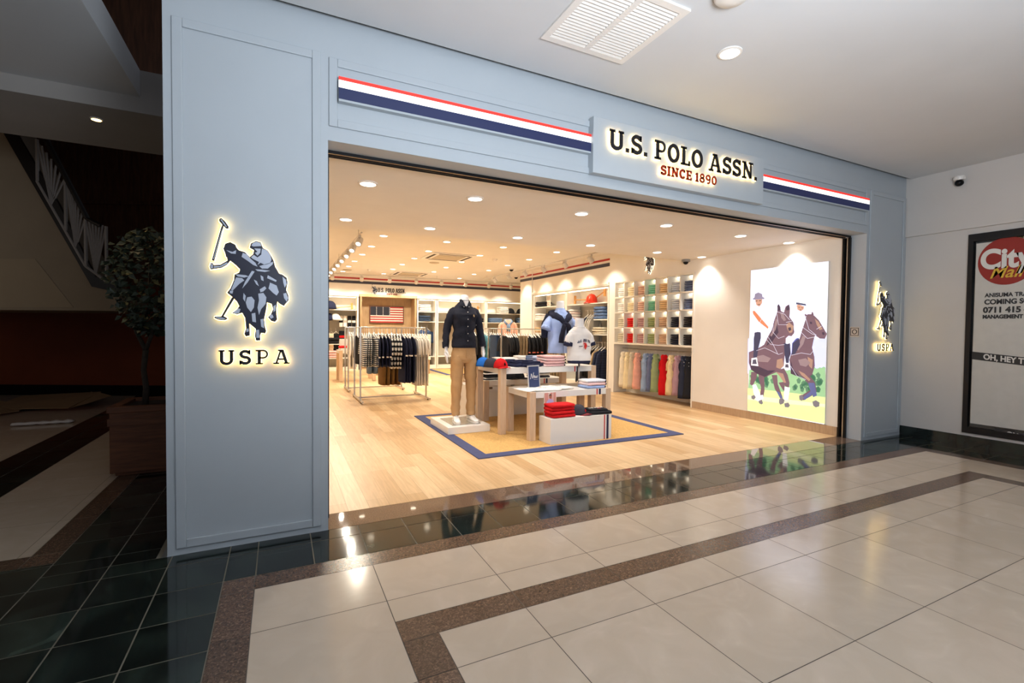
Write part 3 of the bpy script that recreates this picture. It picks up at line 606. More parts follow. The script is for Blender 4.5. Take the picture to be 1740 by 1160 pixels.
q = MB(); q.tube([(a, -.02, b) for a, b in hr], .035, 8); q.mk('handrail', mat('stair_dark_trim', (26,20,16)), ra)
posts = [(64,238,308), (112,303,392), (146,372,452), (181,385,478)]
for x, t0, t1 in posts:
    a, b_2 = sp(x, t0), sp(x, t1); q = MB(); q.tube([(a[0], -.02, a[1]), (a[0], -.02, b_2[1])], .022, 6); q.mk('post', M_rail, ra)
for i in range(3):
    (xa, ta, ba), (xb, tb, bb_) = posts[i], posts[i+1]
    q = MB(); A0, A1, B0, B1 = sp(xa,ba), sp(xa,ta), sp(xb,bb_), sp(xb,tb); foot = ((A0[0]+B0[0])/2, (A0[1]+B0[1])/2)
    for k in range(7):
        u = k/6; tp = (A1[0]+(B1[0]-A1[0])*u, A1[1]+(B1[1]-A1[1])*u); q.tube([(foot[0], -.02, foot[1]), (tp[0], -.02, tp[1])], .014, 5)
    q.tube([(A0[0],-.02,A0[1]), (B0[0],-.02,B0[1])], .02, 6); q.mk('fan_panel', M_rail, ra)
# planter with tree
M_plw = wood('planter_wood', (84,46,24), (112,66,36), .6, (1,1,10), 4)
pl = thing('wooden_planter', 'square dark wooden planter box beside the left pillar', 'planter', (-.99, 2.19, 0))
q = MB(); q.box(-.31,.31,-.31,.31,.03,.56); q.box(-.28,.28,-.28,.28,0,.03); q.mk('box', M_plw, pl, bevel=.006)
q = MB(); q.box(-.325,.325,-.325,-.25,.55,.60); q.box(-.325,.325,.25,.325,.55,.60); q.box(-.325,-.25,-.25,.25,.55,.60); q.box(.25,.325,-.25,.25,.55,.60); q.mk('rim', M_plw, pl, bevel=.004)
q = MB(); q.box(-.32,.32,-.322,-.31,.44,.50); q.mk('band', M_plw, pl)
q = MB(); q.box(-.25,.25,-.25,.25,.55,.572); q.mk('soil', mat('soil', (40,28,20), 1, 0, .3, 40), pl)
tr = thing('potted_tree', 'small artificial ficus tree with dull green leaves in the wooden planter', 'tree', (-1.11, 2.16, .572))
q = MB(); fork = (.01,0,.50)
q.tube([(0,0,-.02),(.01,0,.15),(-.01,.01,.32),fork], [.028,.024,.022,.024], 8); q.tube([fork,(-.06,.02,.66),(-.10,.03,.82),(-.14,0,1.1)], [.02,.016,.013,.006], 7); q.tube([fork,(.07,-.02,.68),(.10,0,.9),(.14,.04,1.2)], [.018,.015,.012,.006], 7)
q.tube([(-.06,.02,.66),(.02,.08,.9),(.02,.1,1.3)], [.013,.01,.005], 6)
q.mk('trunk', mat('tree_bark', (58,50,42), .9, 0, .2, 30), tr, smooth=True)
rn_ = random.Random(11); q = MB(); q2 = MB()
for k in range(820):
    a = rn_.uniform(0, 2*PI); u = rn_.uniform(-1, 1); rr = rn_.random()**.4
    z = 1.12+u*.46; wz = math.sqrt(max(0, 1-u*u))*.36*(1 if u > -.3 else .8)
    p = Vector((math.cos(a)*wz*rr+.05, math.sin(a)*wz*rr, z+rn_.uniform(-.03,.03)))
    d = Vector((rn_.uniform(-1,1), rn_.uniform(-1,1), rn_.uniform(-.8,.3))).normalized(); s_ = d.orthogonal().normalized()
    ln = rn_.uniform(.05,.078); wd = ln*.42; nn = d.cross(s_)*.012
    (q2 if k % 9 == 0 else q).add([p, p+d*ln*.45+s_*wd+nn, p+d*ln, p+d*ln*.45-s_*wd+nn, p+d*ln*.5], [(0,1,4),(1,2,4),(2,3,4),(3,0,4)])
q.mk('leaves', mat('leaf_dull_green', (58,70,56), .5, 0, .2, 20), tr); o = q2.mk('pale_leaves', mat('leaf_pale', (140,134,92), .5, 0, .2, 20), tr); o['label'] = 'pale yellowish leaves'
# flattened cartons on the hall floor
M_card = mat('cardboard', (142,112,80), .85, 0, .08, 6)
for i, (x, y, rz, a, b_2, z, tl, lab) in enumerate(((-3.75, 6.9, .35, .75, .55, .012, 0, 'large flattened carton lying lowest at the left edge of the hall floor'), (-3.25, 6.5, -.3, .55, .35, .05, .05, 'flattened carton with a raised corner lying across the other cartons'), (-4.0, 6.0, .9, .45, .4, .03, .03, 'small flattened carton nearest the viewer in the hall'))):
    t = thing('flattened_carton', lab, 'carton', (x, y, z), rz, 'flattened cartons in the hall')
    q = MB(); q.add([(-a,-b_2,0),(a,-b_2,0),(a,b_2,tl*3),(-a,b_2,tl*2),(-a,-b_2,.01),(a,-b_2,.01),(a,b_2,.01+tl*3),(-a,b_2,.01+tl*2)], [(0,3,2,1),(4,5,6,7),(0,1,5,4),(1,2,6,5),(2,3,7,6),(3,0,4,7)]); q.mk('board', M_card, t)
    q = MB(); q.add([(a,-b_2*.9,0),(a+.22,-b_2*.85,.06),(a+.2,b_2*.8,.1),(a,b_2*.9,tl*3)], [(0,1,2,3)]); q.mk('flap', M_card, t)
t = thing('plastic_wrap', 'crumpled strip of white plastic wrap on the hall floor by the cartons', 'plastic wrap', (-2.75, 4.95, 0))
q = MB(); loft = [[(k*.06-.3, .05*math.cos(a)+.01*math.sin(k*2), .025+(.02+.008*math.sin(k*3))*math.sin(a)) for a in [2*PI*j/8 for j in range(8)]] for k in range(11)]; q.loft(loft); q.mk('wrap', mat('white_plastic', (205,200,200), .4, 0, .05), t, smooth=True)

# ================================================================== STORE CEILING
rows = [.86, 2.31]; cols = [.66, 1.61, 2.78, 3.93, 5.16, 6.10]
for j, y in enumerate(rows):
    for i, x in enumerate(cols):
        downlight('recessed_downlight', 'recessed downlight in the front soffit, %s from left in the %s row' % (ORD[i], ('front','rear')[j]), .062 if j == 0 else .06, (x, y, 2.49), M_eneut, NEUT, 'recessed downlights in the front soffit', 60, 1.85)
rows = [5.21, 6.41, 7.56, 8.75, 9.84, 11.1]; cols = [1.63, 2.78, 3.93, 5.15]
for j, y in enumerate(rows):
    for i, x in enumerate(cols):
        downlight('recessed_downlight', 'recessed warm downlight in the rear ceiling, %s from left in the %s row back' % (ORD[i], ORD[j]), .062, (x, y, 2.90), M_ewarm, WARM, 'recessed downlights in the rear ceiling', 98, 2.1)
# track lights
M_track = mat('track_light_white', (214,208,200), .4, 0, .03)
def track(name, lab, p0, p1, heads, aim, group, glow, energy):
    t = thing(name, lab, 'track light rail', p0); P1 = Vector(p1)-Vector(p0)
    MB().tube([(0,0,0), P1], .016, 6).mk('rail', M_track, t); q = MB()
    for u in (.05,.5,.95): q.tube([P1*u, P1*u+Vector((0,0,2.90-p0[2]))], .006, 5)
    q.mk('suspension_rod', M_track, t)
    for k, u in enumerate(heads):
        b0 = Vector(p0)+P1*u; d = Vector(aim).normalized(); h = thing('track_spotlight', '%s, %s lamp from its near end' % (group, ORD[k]), 'spotlight', b0, 0, group)
        MB().box(-.02,.02,-.05,.05,-.05,-.012).mk('adapter', M_track, h)
        q = MB(); c0 = Vector((0,0,-.10)); q.tube([c0-d*.055, c0-d*.05, c0+d*.075], [.036,.052,.055], 14); q.mk('lamp_head', M_track, h, smooth=False)
        q = MB(); q.tube([c0+d*.0755, c0+d*.077], [.036,.036], 14); q.mk('lens', glow, h)
        if energy: light('bulb', 'SPOT', c0+d*.09, energy, WARM, .035, aim=c0+d*3, parent=h, cone=1.5, blend=.7)
track('track_rail', 'suspended track rail along the left side of the store ceiling', (1.17, 4.6, 2.80), (1.17, 11.0, 2.80), [(k+.3)/8.5 for k in range(8)], (-.35,-.6,-.8), 'left track spotlight aimed at the side', M_ewarm, 42)
track('track_rail', 'suspended track rail in front of the rear wall stripes', (1.1, 10.9, 2.80), (7.6, 10.9, 2.80), [.035+k*.122 for k in range(8)], (0,.6,-.8), 'rear track spotlight aimed at the back wall', M_ewarm, 55)
track('track_rail', 'suspended track rail along the right shelving', (5.62, 4.2, 2.82), (5.62, 10.3, 2.82), [.08+k*.155 for k in range(6)], (.62,0,-.78), 'right track spotlight aimed at the shelves', M_ewarm, 34)
# cassette air conditioners
for (px, py), lab in (((762,436), 'square cassette air conditioner nearest the entrance in the rear ceiling'), ((697,464.5), 'square cassette air conditioner farther back in the rear ceiling')):
    c = at(px, py, z=2.9); t = thing('cassette_air_conditioner', lab, 'air conditioner', (c.x, c.y, 2.90), 0, 'cassette air conditioners in the ceiling')
    q = MB(); q.box(-.5,.5,-.5,.5,-.022,0); q.mk('fascia', M_white, t, bevel=.006)
    MB().box(-.30,.30,-.30,.30,-.032,-.022).mk('intake_grille', mat('grille_beige', (196,182,160), .7, 0, .1, 60), t)
    q = MB()
    for a_, b_2, c_, d_ in ((-.34,.34,-.44,-.38),(-.34,.34,.38,.44),(-.44,-.38,-.34,.34),(.38,.44,-.34,.34)): q.box(a_, b_2, c_, d_, -.025, -.0215)
    q.mk('air_slot', mat('slot_dark', (60,54,46), .8, 0, .1), t)
for (px, py), zc, lab in (((738,446), 2.9, 'small flat ceiling speaker just behind the nearer air conditioner'), ((590,458), 2.9, 'flat round ceiling speaker at far left of the rear ceiling')):
    c = at(px, py, z=zc); t = thing('ceiling_speaker', lab, 'ceiling speaker', (c.x, c.y, zc), 0, 'flat ceiling speakers'); MB().lathe([(.12,0),(.12,-.012),(.10,-.02)], n=24).mk('grille', mat('grille_beige', (196,182,160)), t)
for (px, py), lab in (((841,443), 'smoke detector in the rear ceiling above the mannequin'), ((627,460), 'smoke detector in the rear ceiling at the left')):
    c = at(px, py, z=2.86); t = thing('smoke_detector', lab, 'smoke detector', (c.x, c.y, 2.90), 0, 'smoke detectors'); MB().lathe([(.055,0),(.055,-.02),(.035,-.045),(.03,-.05)], n=18).mk('body', M_white, t, smooth=False)
for (px, py), lab in (((869,459), 'nearer black dome camera in the rear ceiling'), ((877,472), 'farther black dome camera in the rear ceiling')):
    c = at(px, py, z=2.85); t = thing('dome_camera', lab, 'camera', (c.x, c.y, 2.90), 0, 'dome cameras'); MB().lathe([(.07,0),(.07,-.035)], n=18).mk('base', M_white, t); MB().ball((0,0,-.035), .055, .055, .05).mk('dome', M_black, t, smooth=True)
t = thing('dome_camera', 'dome camera under the soffit where it meets the cube shelf wall', 'camera', (6.12, 2.66, 2.49), 0, 'dome cameras'); MB().lathe([(.07,0),(.07,-.04)], n=18).mk('base', mat('camera_grey', (150,146,140), .4, 0, .03), t); MB().ball((0,0,-.04), .045, .045, .045).mk('dome', M_black, t, smooth=True)

# ================================================================== GOODS: builders
from mathutils import noise as NZ
def lk(mb, keys, n=20, steps=3, wr=0.0, seed=0, cap=True, sq=2.0, freq=9):
    """loft through key rings (cx, cy, z, rx, ry); superellipse exponent sq; cloth wrinkles wr"""
    R = []
    for i in range(len(keys)-1):
        for s_ in range(steps): 
            u = s_/steps; a, b_2 = keys[i], keys[i+1]; R.append([a[j]+(b_2[j]-a[j])*(u*u*(3-2*u)*.5+u*.5) for j in range(5)])
    R.append(list(keys[-1])); rings = []
    for cx, cy, z, rx, ry in R:
        ring = []
        for k in range(n):
            t = 2*PI*k/n; c, s_ = math.cos(t), math.sin(t)
            x = math.copysign(abs(c)**(2/sq), c); y = math.copysign(abs(s_)**(2/sq), s_)
            e = 1
            p = Vector((cx+x*rx, cy+y*ry, z))
            if wr: d = NZ.noise(Vector((p.x*freq*.6+seed, p.y*freq*.6, p.z*freq*1.6)))*wr; p += Vector((x, y, 0))*d
            ring.append(p)
        rings.append(ring)
    return mb.loft(rings, cap)
def limb(mb, pts, n=12, wr=0, seed=0, flat=1.0, cap=True):
    """limb along (x, y, z, r) keys, smoothed"""
    P = []
    for i in range(len(pts)-1):
        for s_ in range(3):
            u = s_/3; P.append([pts[i][j]+(pts[i+1][j]-pts[i][j])*u for j in range(4)])
    P.append(list(pts[-1])); path = [Vector(p[:3]) for p in P]; rings = []; up = Vector((0, -1, 0))
    for i, p in enumerate(path):
        d = (path[min(i+1, len(path)-1)]-path[max(i-1, 0)]).normalized(); u_ = (up-d*up.dot(d)).normalized(); q_ = d.cross(u_)
        ring = []
        for k in range(n):
            a = 2*PI*k/n; dr = u_*math.cos(a)*flat+q_*math.sin(a); r = P[i][3]
            if wr: r += NZ.noise(p*22+dr*2+Vector((seed, 0, 0)))*wr
            ring.append(p+dr*r)
        rings.append(ring)
    return mb.loft(rings, cap)
M_hang = mat('hanger_white', (232,228,222), .4, 0, .02); M_hook = M_steel
def hanger(parent, wd=.19):
    q = MB(); q.tube([(0,0,.012),(0,.014,.006),(0,.016,-.010),(0,.004,-.04),(0,0,-.09)], .004, 5); q.tube([(0,-wd,-.178),(0,-.04,-.125),(0,0,-.095),(0,.04,-.125),(0,wd,-.178)], .009, 6); q.mk('hanger', M_hang, parent)
def garment(name, label, cat, m, L=.66, W=.42, T=.05, sleeve=.20, seed=0, top=-.15, cuff=None, waist=1.0, flare=1.0, hem=None, group=None, open_=0):
    """a shirt or jacket hanging in the y-z plane, hook at the origin"""
    t = thing(name, label, cat, (0,0,0), 0, group); q = MB(); h = W/2
    ks = [(0,0,top,.012,.06),(0,0,top-.02,.02,.10),(0,0,top-.055,T*.42,h*.86),(0,0,top-.16,T*.5,h*.90),(0,0,top-.32,T*.52,h*.88*waist),(0,0,top-L*.75,T*.56,h*.92*flare),(0,0,top-L,T*.60,h*.96*flare)]
    lk(q, ks, 22, 3, .012, seed, sq=2.3, freq=14)
    if sleeve:
        for s_ in (-1, 1):
            limb(q, [(0, s_*h*.74, top-.06, .014), (.004, s_*h*.98, top-.12, T*.36+.004), (.0, s_*(h+.02+sleeve*.12), top-.12-sleeve*.5, T*.34+.004), (-.004, s_*(h+.025+sleeve*.12), top-.12-sleeve, T*.34+.004)], 10, .003, seed, 2.6)
    q.mk('cloth', m, t, smooth=True)
    if cuff:
        for s_ in (-1, 1):
            q = MB(); limb(q, [(-.002, s_*(h+.025+sleeve*.12), top-.12-sleeve+.022, T*.34+.006), (-.004, s_*(h+.026+sleeve*.12), top-.12-sleeve-.002, T*.34+.006)], 10, 0, 0, 2.6); q.mk('sleeve_band', cuff, t)
    if hem: q = MB(); lk(q, [(0,0,top-L+.018,T*.62,h*.97*flare),(0,0,top-L-.003,T*.64,h*.98*flare)], 22, 1, sq=2.3); q.mk('hem_band', hem, t)
    hanger(t, h*.8)
    return t
def trousers(name, label, m, L=.98, W=.30, T=.05, seed=0, group=None, cat='trousers', flare=1.0):
    t = thing(name, label, cat, (0,0,0), 0, group); q = MB()
    lk(q, [(0,0,-.14,T*.4,W*.5),(0,0,-.18,T*.45,W*.52),(0,0,-.35,T*.55,W*.55),(0,0,-.14-L*.6,T*.5,W*.45*flare),(0,0,-.10-L,T*.5,W*.40*flare)], 18, 3, .010, seed, sq=2.5, freq=12); q.mk('cloth', m, t, smooth=True)
    q = MB(); lk(q, [(0,0,-.138,T*.42,W*.51),(0,0,-.165,T*.44,W*.52)], 18, 1, sq=2.5); q.mk('waistband', m, t)
    hanger(t, W*.45); return t
def folded(mb, w, d, h, z0=0, cx=0, cy=0, seed=0, sag=.16):
    """folded garment: rounded slab w (x) by d (y) by h, rounded fold along the front (-y) edge"""
    rings = []; K = 7
    for i in range(K):
        u = i/(K-1); x = cx-w/2+w*u; e = .9 if i in (0, K-1) else 1; ring = []
        for k in range(14):
            a = 2*PI*k/14; c, s_ = math.cos(a), math.sin(a)
            yy = math.copysign(abs(c)**.28, c)*d/2; zz = math.copysign(abs(s_)**.5, s_)*h/2*e
            dz = NZ.noise(Vector((x*14+seed, yy*9, seed*1.7)))*h*sag
            ring.append((x+(NZ.noise(Vector((yy*9, seed, zz*30)))*.004), cy+yy*(1 if e == 1 else .985), z0+h/2+zz+dz))
        rings.append(ring)
    return mb.loft(rings)
def rackframe(label, x0, x1, y0, y1, h=1.30, rails=2, name='clothing_rack'):
    t = thing(name, label, 'clothing rack', ((x0+x1)/2, (y0+y1)/2, 0), 0, 'freestanding clothing racks'); hx, hy = (x1-x0)/2, (y1-y0)/2; r = .013
    for sx in (-1, 1):
        q = MB(); q.box(sx*hx-.014, sx*hx+.014, -hy-.26, hy+.14, .022, .05); q.mk('base_foot', M_steel, t)
        for sy in (-1, 1):
            q = MB(); q.box(sx*hx-r, sx*hx+r, sy*hy-r, sy*hy+r, .05, h+.012); q.mk('upright', M_steel, t)
            q = MB(); q.lathe([(.014,0),(.014,.022)], sx*hx, sy*(hy+.1)-.03, 8); q.mk('foot_pad', M_black, t)
    for sy in (-1, 1):
        q = MB(); q.tube([(-hx, sy*hy, h), (hx, sy*hy, h)], .012, 8); q.mk('rail', M_steel, t)
    q = MB(); q.box(-hx, hx, -.012, .012, .026, .05); q.mk('base_bar', M_steel, t)
    return t
N_ = {}
def hang_row(pr, rail_y, zr, xs, what, where, group, rot=0, jit=.16, name=None, along='x'):
    """copies of a garment along a rail, numbered from the left"""
    n = len(xs)
    for i, x in enumerate(xs):
        pos = 'the only one' if n == 1 else ('leftmost of the %s' % ['','one','two','three','four','five','six','seven','eight','nine','ten','eleven','twelve'][n] if i == 0 else ('rightmost of the %s' % ['','one','two','three','four','five','six','seven','eight','nine','ten','eleven','twelve'][n] if i == n-1 else '%s from the left' % ORD[i]))
        lab = '%s %s, %s' % (what, where, pos)
        assert len(lab.split()) <= 16, lab
        loc = (x, rail_y+random.uniform(-.02,.02), zr-random.uniform(0,.006)) if along == 'x' else (rail_y, x, zr)
        dup(pr, loc, rot+random.uniform(-jit, jit), lab, group)
    proto(pr)
# ================================================================== CLOTHING RACKS
F = fabric
C_white = F('white', (236,230,222)); C_navy = F('navy', (34,38,62)); C_black = F('black', (30,30,34)); C_brown = F('brown', (110,78,36)); C_khaki = F('khaki', (150,132,106)); C_cream = F('cream', (226,212,186))
C_grey = F('grey', (186,180,168)); C_denim = F('denim', (52,72,104)); C_teal = F('teal', (98,150,164)); C_ltblue = F('light_blue', (160,182,216)); C_jean = F('jean_dark', (48,62,84))
S_fine = striped('fine_breton', (40,44,60), (232,228,220), .034, .5); S_block = striped('block', (30,30,38), (234,230,224), .085, .45)
rackframe('chrome double clothing rack nearest the left pillar, full of striped and navy tops', 1.25, 2.41, 5.25, 5.97)
rackframe('second chrome clothing rack standing behind the striped-top rack', 1.25, 2.33, 6.85, 7.35)
XA = lambda px, y: Xat(px, y, 600)
def lin(a, b_2, n): return [a+(b_2-a)*i/(n-1) for i in range(n)] if n > 1 else [a]
W1 = 'on the near rack'; y1 = 5.25; zr = 1.296
hang_row(garment('breton_shirt', 'x', 'top', S_fine, 0.52, 0.40, 0.026, .20, 1), y1, zr, lin(XA(615,y1), XA(637,y1), 7), 'fine navy-and-white striped top', W1, 'striped tops on the near rack')
hang_row(garment('navy_tshirt', 'x', 'top', C_navy, 0.53, 0.40, 0.028, .24, 2, cuff=C_white), y1, zr, lin(XA(642,y1), XA(659,y1), 4), 'navy top with white sleeve bands', W1, 'navy tops on the near rack')
g_ = garment('block_striped_sweater', 'x', 'top', S_block, 0.56, 0.40, 0.026, .20, 3); hang_row(g_, y1, zr, lin(XA(664,y1), XA(679,y1), 4), 'bold black-and-white striped top', W1, 'bold striped tops on the near rack')
hang_row(garment('navy_dress', 'x', 'dress', C_navy, 0.82, 0.40, 0.029, .22, 4, cuff=C_white, flare=.95), y1, zr, lin(XA(683,y1), XA(700,y1), 5), 'long navy dress with white sleeve bands', W1, 'navy dresses on the near rack')
hang_row(garment('white_dress', 'x', 'dress', C_white, 0.88, 0.40, 0.026, .22, 5, cuff=striped('navy_band', (50,52,70), (236,230,222), .02, .4), flare=.95), y1, zr, lin(XA(705,y1), XA(722,y1), 5), 'long white dress', W1, 'white dresses on the near rack')
y2 = 5.97; W2 = 'at the back of the near rack'
hang_row(garment('black_sweater', 'x', 'top', C_black, 0.52, 0.40, 0.028, .3, 6), y2, zr, lin(XA(606,y2), XA(611,y2), 2), 'black top', W2, 'black tops on the near rack')
hang_row(trousers('brown_trousers', 'x', C_brown, .98, .36, .09, 7, flare=1.3), y2, zr, lin(XA(649,y2), XA(674,y2), 4), 'brown wide trousers', W2, 'brown trousers on the near rack')
y3 = 6.85; W3 = 'on the second rack'
hang_row(garment('white_tunic', 'x', 'top', C_white, 0.68, 0.40, 0.028, .28, 8), y3, zr, lin(XA(594,y3), XA(602,y3), 4), 'white long top', W3, 'white tops on the second rack')
hang_row(trousers('blue_jeans', 'x', F('slate_denim', (92,106,124)), .84, .36, .09, 9, flare=1.2), y3, zr, lin(XA(627,y3), XA(643,y3), 3), 'slate blue jeans', W3, 'jeans on the second rack')
# right hand racks behind the tables
xC0, xC1 = XA(852,6.0), XA(958,6.0)
rackframe('long chrome clothing rack behind the display tables, holding black and khaki clothes', xC0, xC1, 6.0, 6.7)
xD0, xD1 = XA(798,8.3), XA(838,8.3)
rackframe('short chrome clothing rack farthest back beside the mannequin, with teal tops', xD0, xD1+.1, 8.3, 8.8)
yC = 6.0; WC = 'on the long rack'
hang_row(garment('black_tshirt', 'x', 'T-shirt', C_black, 0.58, 0.42, 0.031, .22, 10), yC, zr, lin(XA(857,yC), XA(874,yC), 6), 'plain black T-shirt', WC, 'plain black T-shirts on the long rack')
hang_row(trousers('khaki_trousers', 'x', C_khaki, .98, .32, .05, 11), yC, zr, lin(XA(879,yC), XA(888,yC), 4), 'khaki trousers between black shirts', WC, 'khaki trousers on the long rack')
hang_row(garment('black_polo', 'x', 'polo shirt', C_black, 0.56, 0.42, 0.031, .24, 12, cuff=F('coral', (216,120,104)), hem=F('coral', (216,120,104))), yC, zr, lin(XA(893,yC), XA(911,yC), 5), 'black polo with coral trim', WC, 'coral-trimmed polos on the long rack')
hang_row(trousers('black_trousers', 'x', C_black, .98, .32, .05, 13), yC, zr, lin(XA(914,yC), XA(922,yC), 3), 'black trousers', WC, 'black trousers on the long rack')
hang_row(trousers('beige_trousers', 'x', F('beige', (176,158,128)), .98, .32, .05, 14), yC, zr, lin(XA(926,yC), XA(954,yC), 8), 'beige trousers', WC, 'beige trousers on the long rack')
hang_row(trousers('dark_jeans', 'x', C_jean, .98, .34, .06, 15), 6.7, zr, lin(XA(838,6.7), XA(849,6.7), 4), 'dark blue jeans', 'at the back of the long rack', 'dark jeans on the long rack')
yD = 8.3; WD = 'on the farthest rack'
hang_row(garment('black_sweatshirt', 'x', 'sweatshirt', C_black, 0.76, 0.42, 0.037, .4, 16), yD, zr, lin(XA(806,yD), XA(814,yD), 3), 'black sweatshirt', WD, 'black sweatshirts on the farthest rack')
hang_row(garment('teal_tshirt', 'x', 'top', C_teal, 0.62, 0.42, 0.037, .24, 17), yD, zr, lin(XA(818,yD), XA(825,yD), 3), 'teal top', WD, 'teal tops on the farthest rack')
hang_row(garment('black_jacket', 'x', 'jacket', C_black, 0.86, 0.42, 0.037, .4, 18), yD, zr, lin(XA(829,yD), XA(835,yD), 3), 'black jacket', WD, 'black jackets on the farthest rack')

# ================================================================== SHELVING
M_panel = mat('grey_pegboard_panel', (176,168,152), .7, 0, .04, 4)
M_led = mat('shelf_led', (255,236,204), .5, var=0, emit=7)
# ---- cube shelf (front at x=6.244, facing -x)
cu_ = thing('cube_shelf', 'tall white built-in cube shelf of 28 lit cubbies on the right wall', 'shelf', (6.244, 2.60, 0)); CW = 2.08/7; Z0, Z1 = 1.035, 2.27; CH = (Z1-Z0)/4
q = MB(); q.box(.35,.365, 0, 2.08, Z0, Z1); q.mk('back_panel', M_shelf, cu_)
q = MB()
for k in range(8): q.box(-.006 if k in (0,) else .0, .35, max(0, k*CW-.011), min(2.08, k*CW+.011), Z0 if k else 0, Z1)
q.mk('divider_panels', M_shelf, cu_)
for k in range(5): q = MB(); q.box(0, .35, 0, 2.08, Z0+k*CH-.013-(.012 if k == 0 else 0), Z0+k*CH+.010); q.mk('shelf_board', M_shelf, cu_)
q = MB(); q.box(-.012, .02, -.02, 2.08, Z1+.0, Z1+.02); q.mk('top_trim', M_shelf, cu_)
q = MB(); q.box(-.01, .376, -.03, -.0, 0, Z1); q.mk('side_panel', M_shelf, cu_)
q = MB()
for i in range(7):
    for k in range(1, 5): q.box(.20, .30, i*CW+.20, i*CW+.268, Z0+k*CH-.020, Z0+k*CH-.0135)
q.mk('led_pucks', mat('cube_led', (255,240,216), .5, var=0, emit=7), cu_)
q = MB(); q.box(.34,.365,0,2.08,.0,.10); q.mk('plinth', M_shelf, cu_)
P_ = thing('folded_polo', 'x', 'polo shirt'); q = MB(); folded(q, .215, .26, .036, 0, seed=2); 
q.xf(Matrix.Rotation(-PI/2, 4, 'Z')); q.mk('cloth', C_white, P_, smooth=True)   # fold edge towards -x
q = MB(); q.box(-.134,-.130,-.095,-.086,.006,.028); q.mk('price_tag', M_black, P_)
rc = [[('white',(242,236,228)),('cream',(244,226,188)),('peach pink',(248,206,188)),('mint green',(140,222,194)),('apricot',(248,212,162)),('pale blue',(206,216,232)),('slate blue',(100,112,144))],
      [('stone beige',(216,204,180)),('bright red',(214,34,30)),('dusty mauve',(202,160,160)),('sage green',(168,182,130)),('sand tan',(228,194,164)),('dark navy',(40,44,62)),('charcoal black',(42,38,42))]]
RW = ['top','second','third','bottom']
for r0 in range(4):
    for c0 in range(7):
        nm, col = rc[r0//2][c0]; m_ = F('polo_'+nm.replace(' ', '_'), col)
        yc = 2.60+2.08-(c0+.5)*CW; zb = Z0+(3-r0)*CH+.0105
        for k in range(5):
            lab = '%s folded polo, %s, %s cubby from left, %s row' % (nm, ['bottom of its pile','second from bottom','middle of its pile','second from top','top of its pile'][k], ORD[c0], RW[r0])
            tagm = {5: mat('tag_red', (190,50,50)), 6: M_white}.get(c0) if r0 > 1 else M_black
            dup(P_, (6.244+.175+random.uniform(-.006,.006), yc-.012+random.uniform(-.006,.006), zb+k*.0375), random.uniform(-.03,.03), lab, 'folded polos in the cube shelf', {'cloth': m_, 'price_tag': tagm or M_black})
proto(P_)
# face-out polos hanging beneath, on a rail along y
hr_ = thing('hanging_rail', 'chrome rail with face-out arms under the cube shelf', 'clothes rail', (6.47, 3.64, .925))
q = MB(); q.tube([(0,-1.03,0),(0,1.03,0)], .011, 8); q.mk('rail', M_steel, hr_)
hp = [(1063,'ivory',(236,226,204)),(1070.4,'pale yellow',(236,220,180)),(1078.3,'light stone',(206,194,172)),(1086.7,'salmon pink',(238,176,158)),(1101,'sky blue',(150,172,204)),(1110,'denim blue',(104,114,148)),(1118,'sage green',(150,166,118)),(1132,'bright red',(206,20,26)),(1144.6,'sand yellow',(230,204,156)),(1155.5,'dusty mauve',(176,138,146)),(1166,'dark navy',(46,50,66)),(1175,'black',(36,36,40))]
hys = [at(p_[0], 600, x=6.36).y for p_ in hp]
for k, y_ in enumerate(hys):
    y_ = max(2.66, y_); q = MB(); q.tube([(0, y_-3.64, 0), (-.16, y_-3.64, .0), (-.165, y_-3.64, .02)], .005, 6); q.mk('face_out_arm', M_steel, hr_)
def polo(name, label, m, W=.30, L=.68, T=.10, seed=0, sl=.13):
    """polo facing -y, hook at origin"""
    t = thing(name, label, 'polo shirt'); q = MB(); h = W/2
    lk(q, [(0,0,-.075,.04,.03),(0,0,-.11,.055,.04),(0,0,-.15,h*.48,T*.42),(0,0,-.22,h*.70,T*.5),(0,0,-.42,h*.84,T*.55),(0,0,-.085-L,h*1.0,T*.62)], 24, 4, .018, seed, sq=2.4, freq=12)
    for s_ in (-1, 1): limb(q, [(s_*h*.35,.02,-.16,.025),(s_*h*.62,.05,-.23,.032),(s_*h*.66,.07,-.22-sl,.034)], 10, .008, seed, .6)
    q.mk('cloth', m, t, smooth=True)
    q = MB()
    for s_ in (-1, 1): q.add([(s_*.008,-.045,-.145),(s_*.05,-.052,-.150),(s_*.062,-.03,-.10),(s_*.045,.0,-.068),(s_*.02,-.02,-.078),(s_*.006,-.045,-.135)], [(0,1,2,5),(2,3,4,5)])
    q.lathe([(.048,-.10),(.045,-.066),(.040,-.066),(.042,-.10)], n=14); q.mk('collar', m, t)
    q = MB(); q.box(-.010,.010,-T*.5-.012,-T*.5+.01,-.30,-.14); q.mk('placket', m, t)
    q = MB()
    for z in (-.17,-.23): q.box(-.004,.004,-T*.5-.016,-T*.5-.011,z-.004,z+.004)
    q.box(.05,.062,-T*.5-.008,-T*.5+.01,-.235,-.22); q.mk('buttons_and_badge', M_white if sum(m.node_tree.nodes['Principled BSDF'].inputs['Base Color'].default_value[:3]) < .6 else C_navy, t)
    q = MB(); q.tube([(0,0,0),(.012,0,.008),(.018,0,-.006),(0,0,-.06)], .0025, 5); q.tube([(-h*.7,0,-.12),(0,0,-.062),(h*.7,0,-.12)], .006, 6); q.mk('hanger', M_hang, t)
    return t
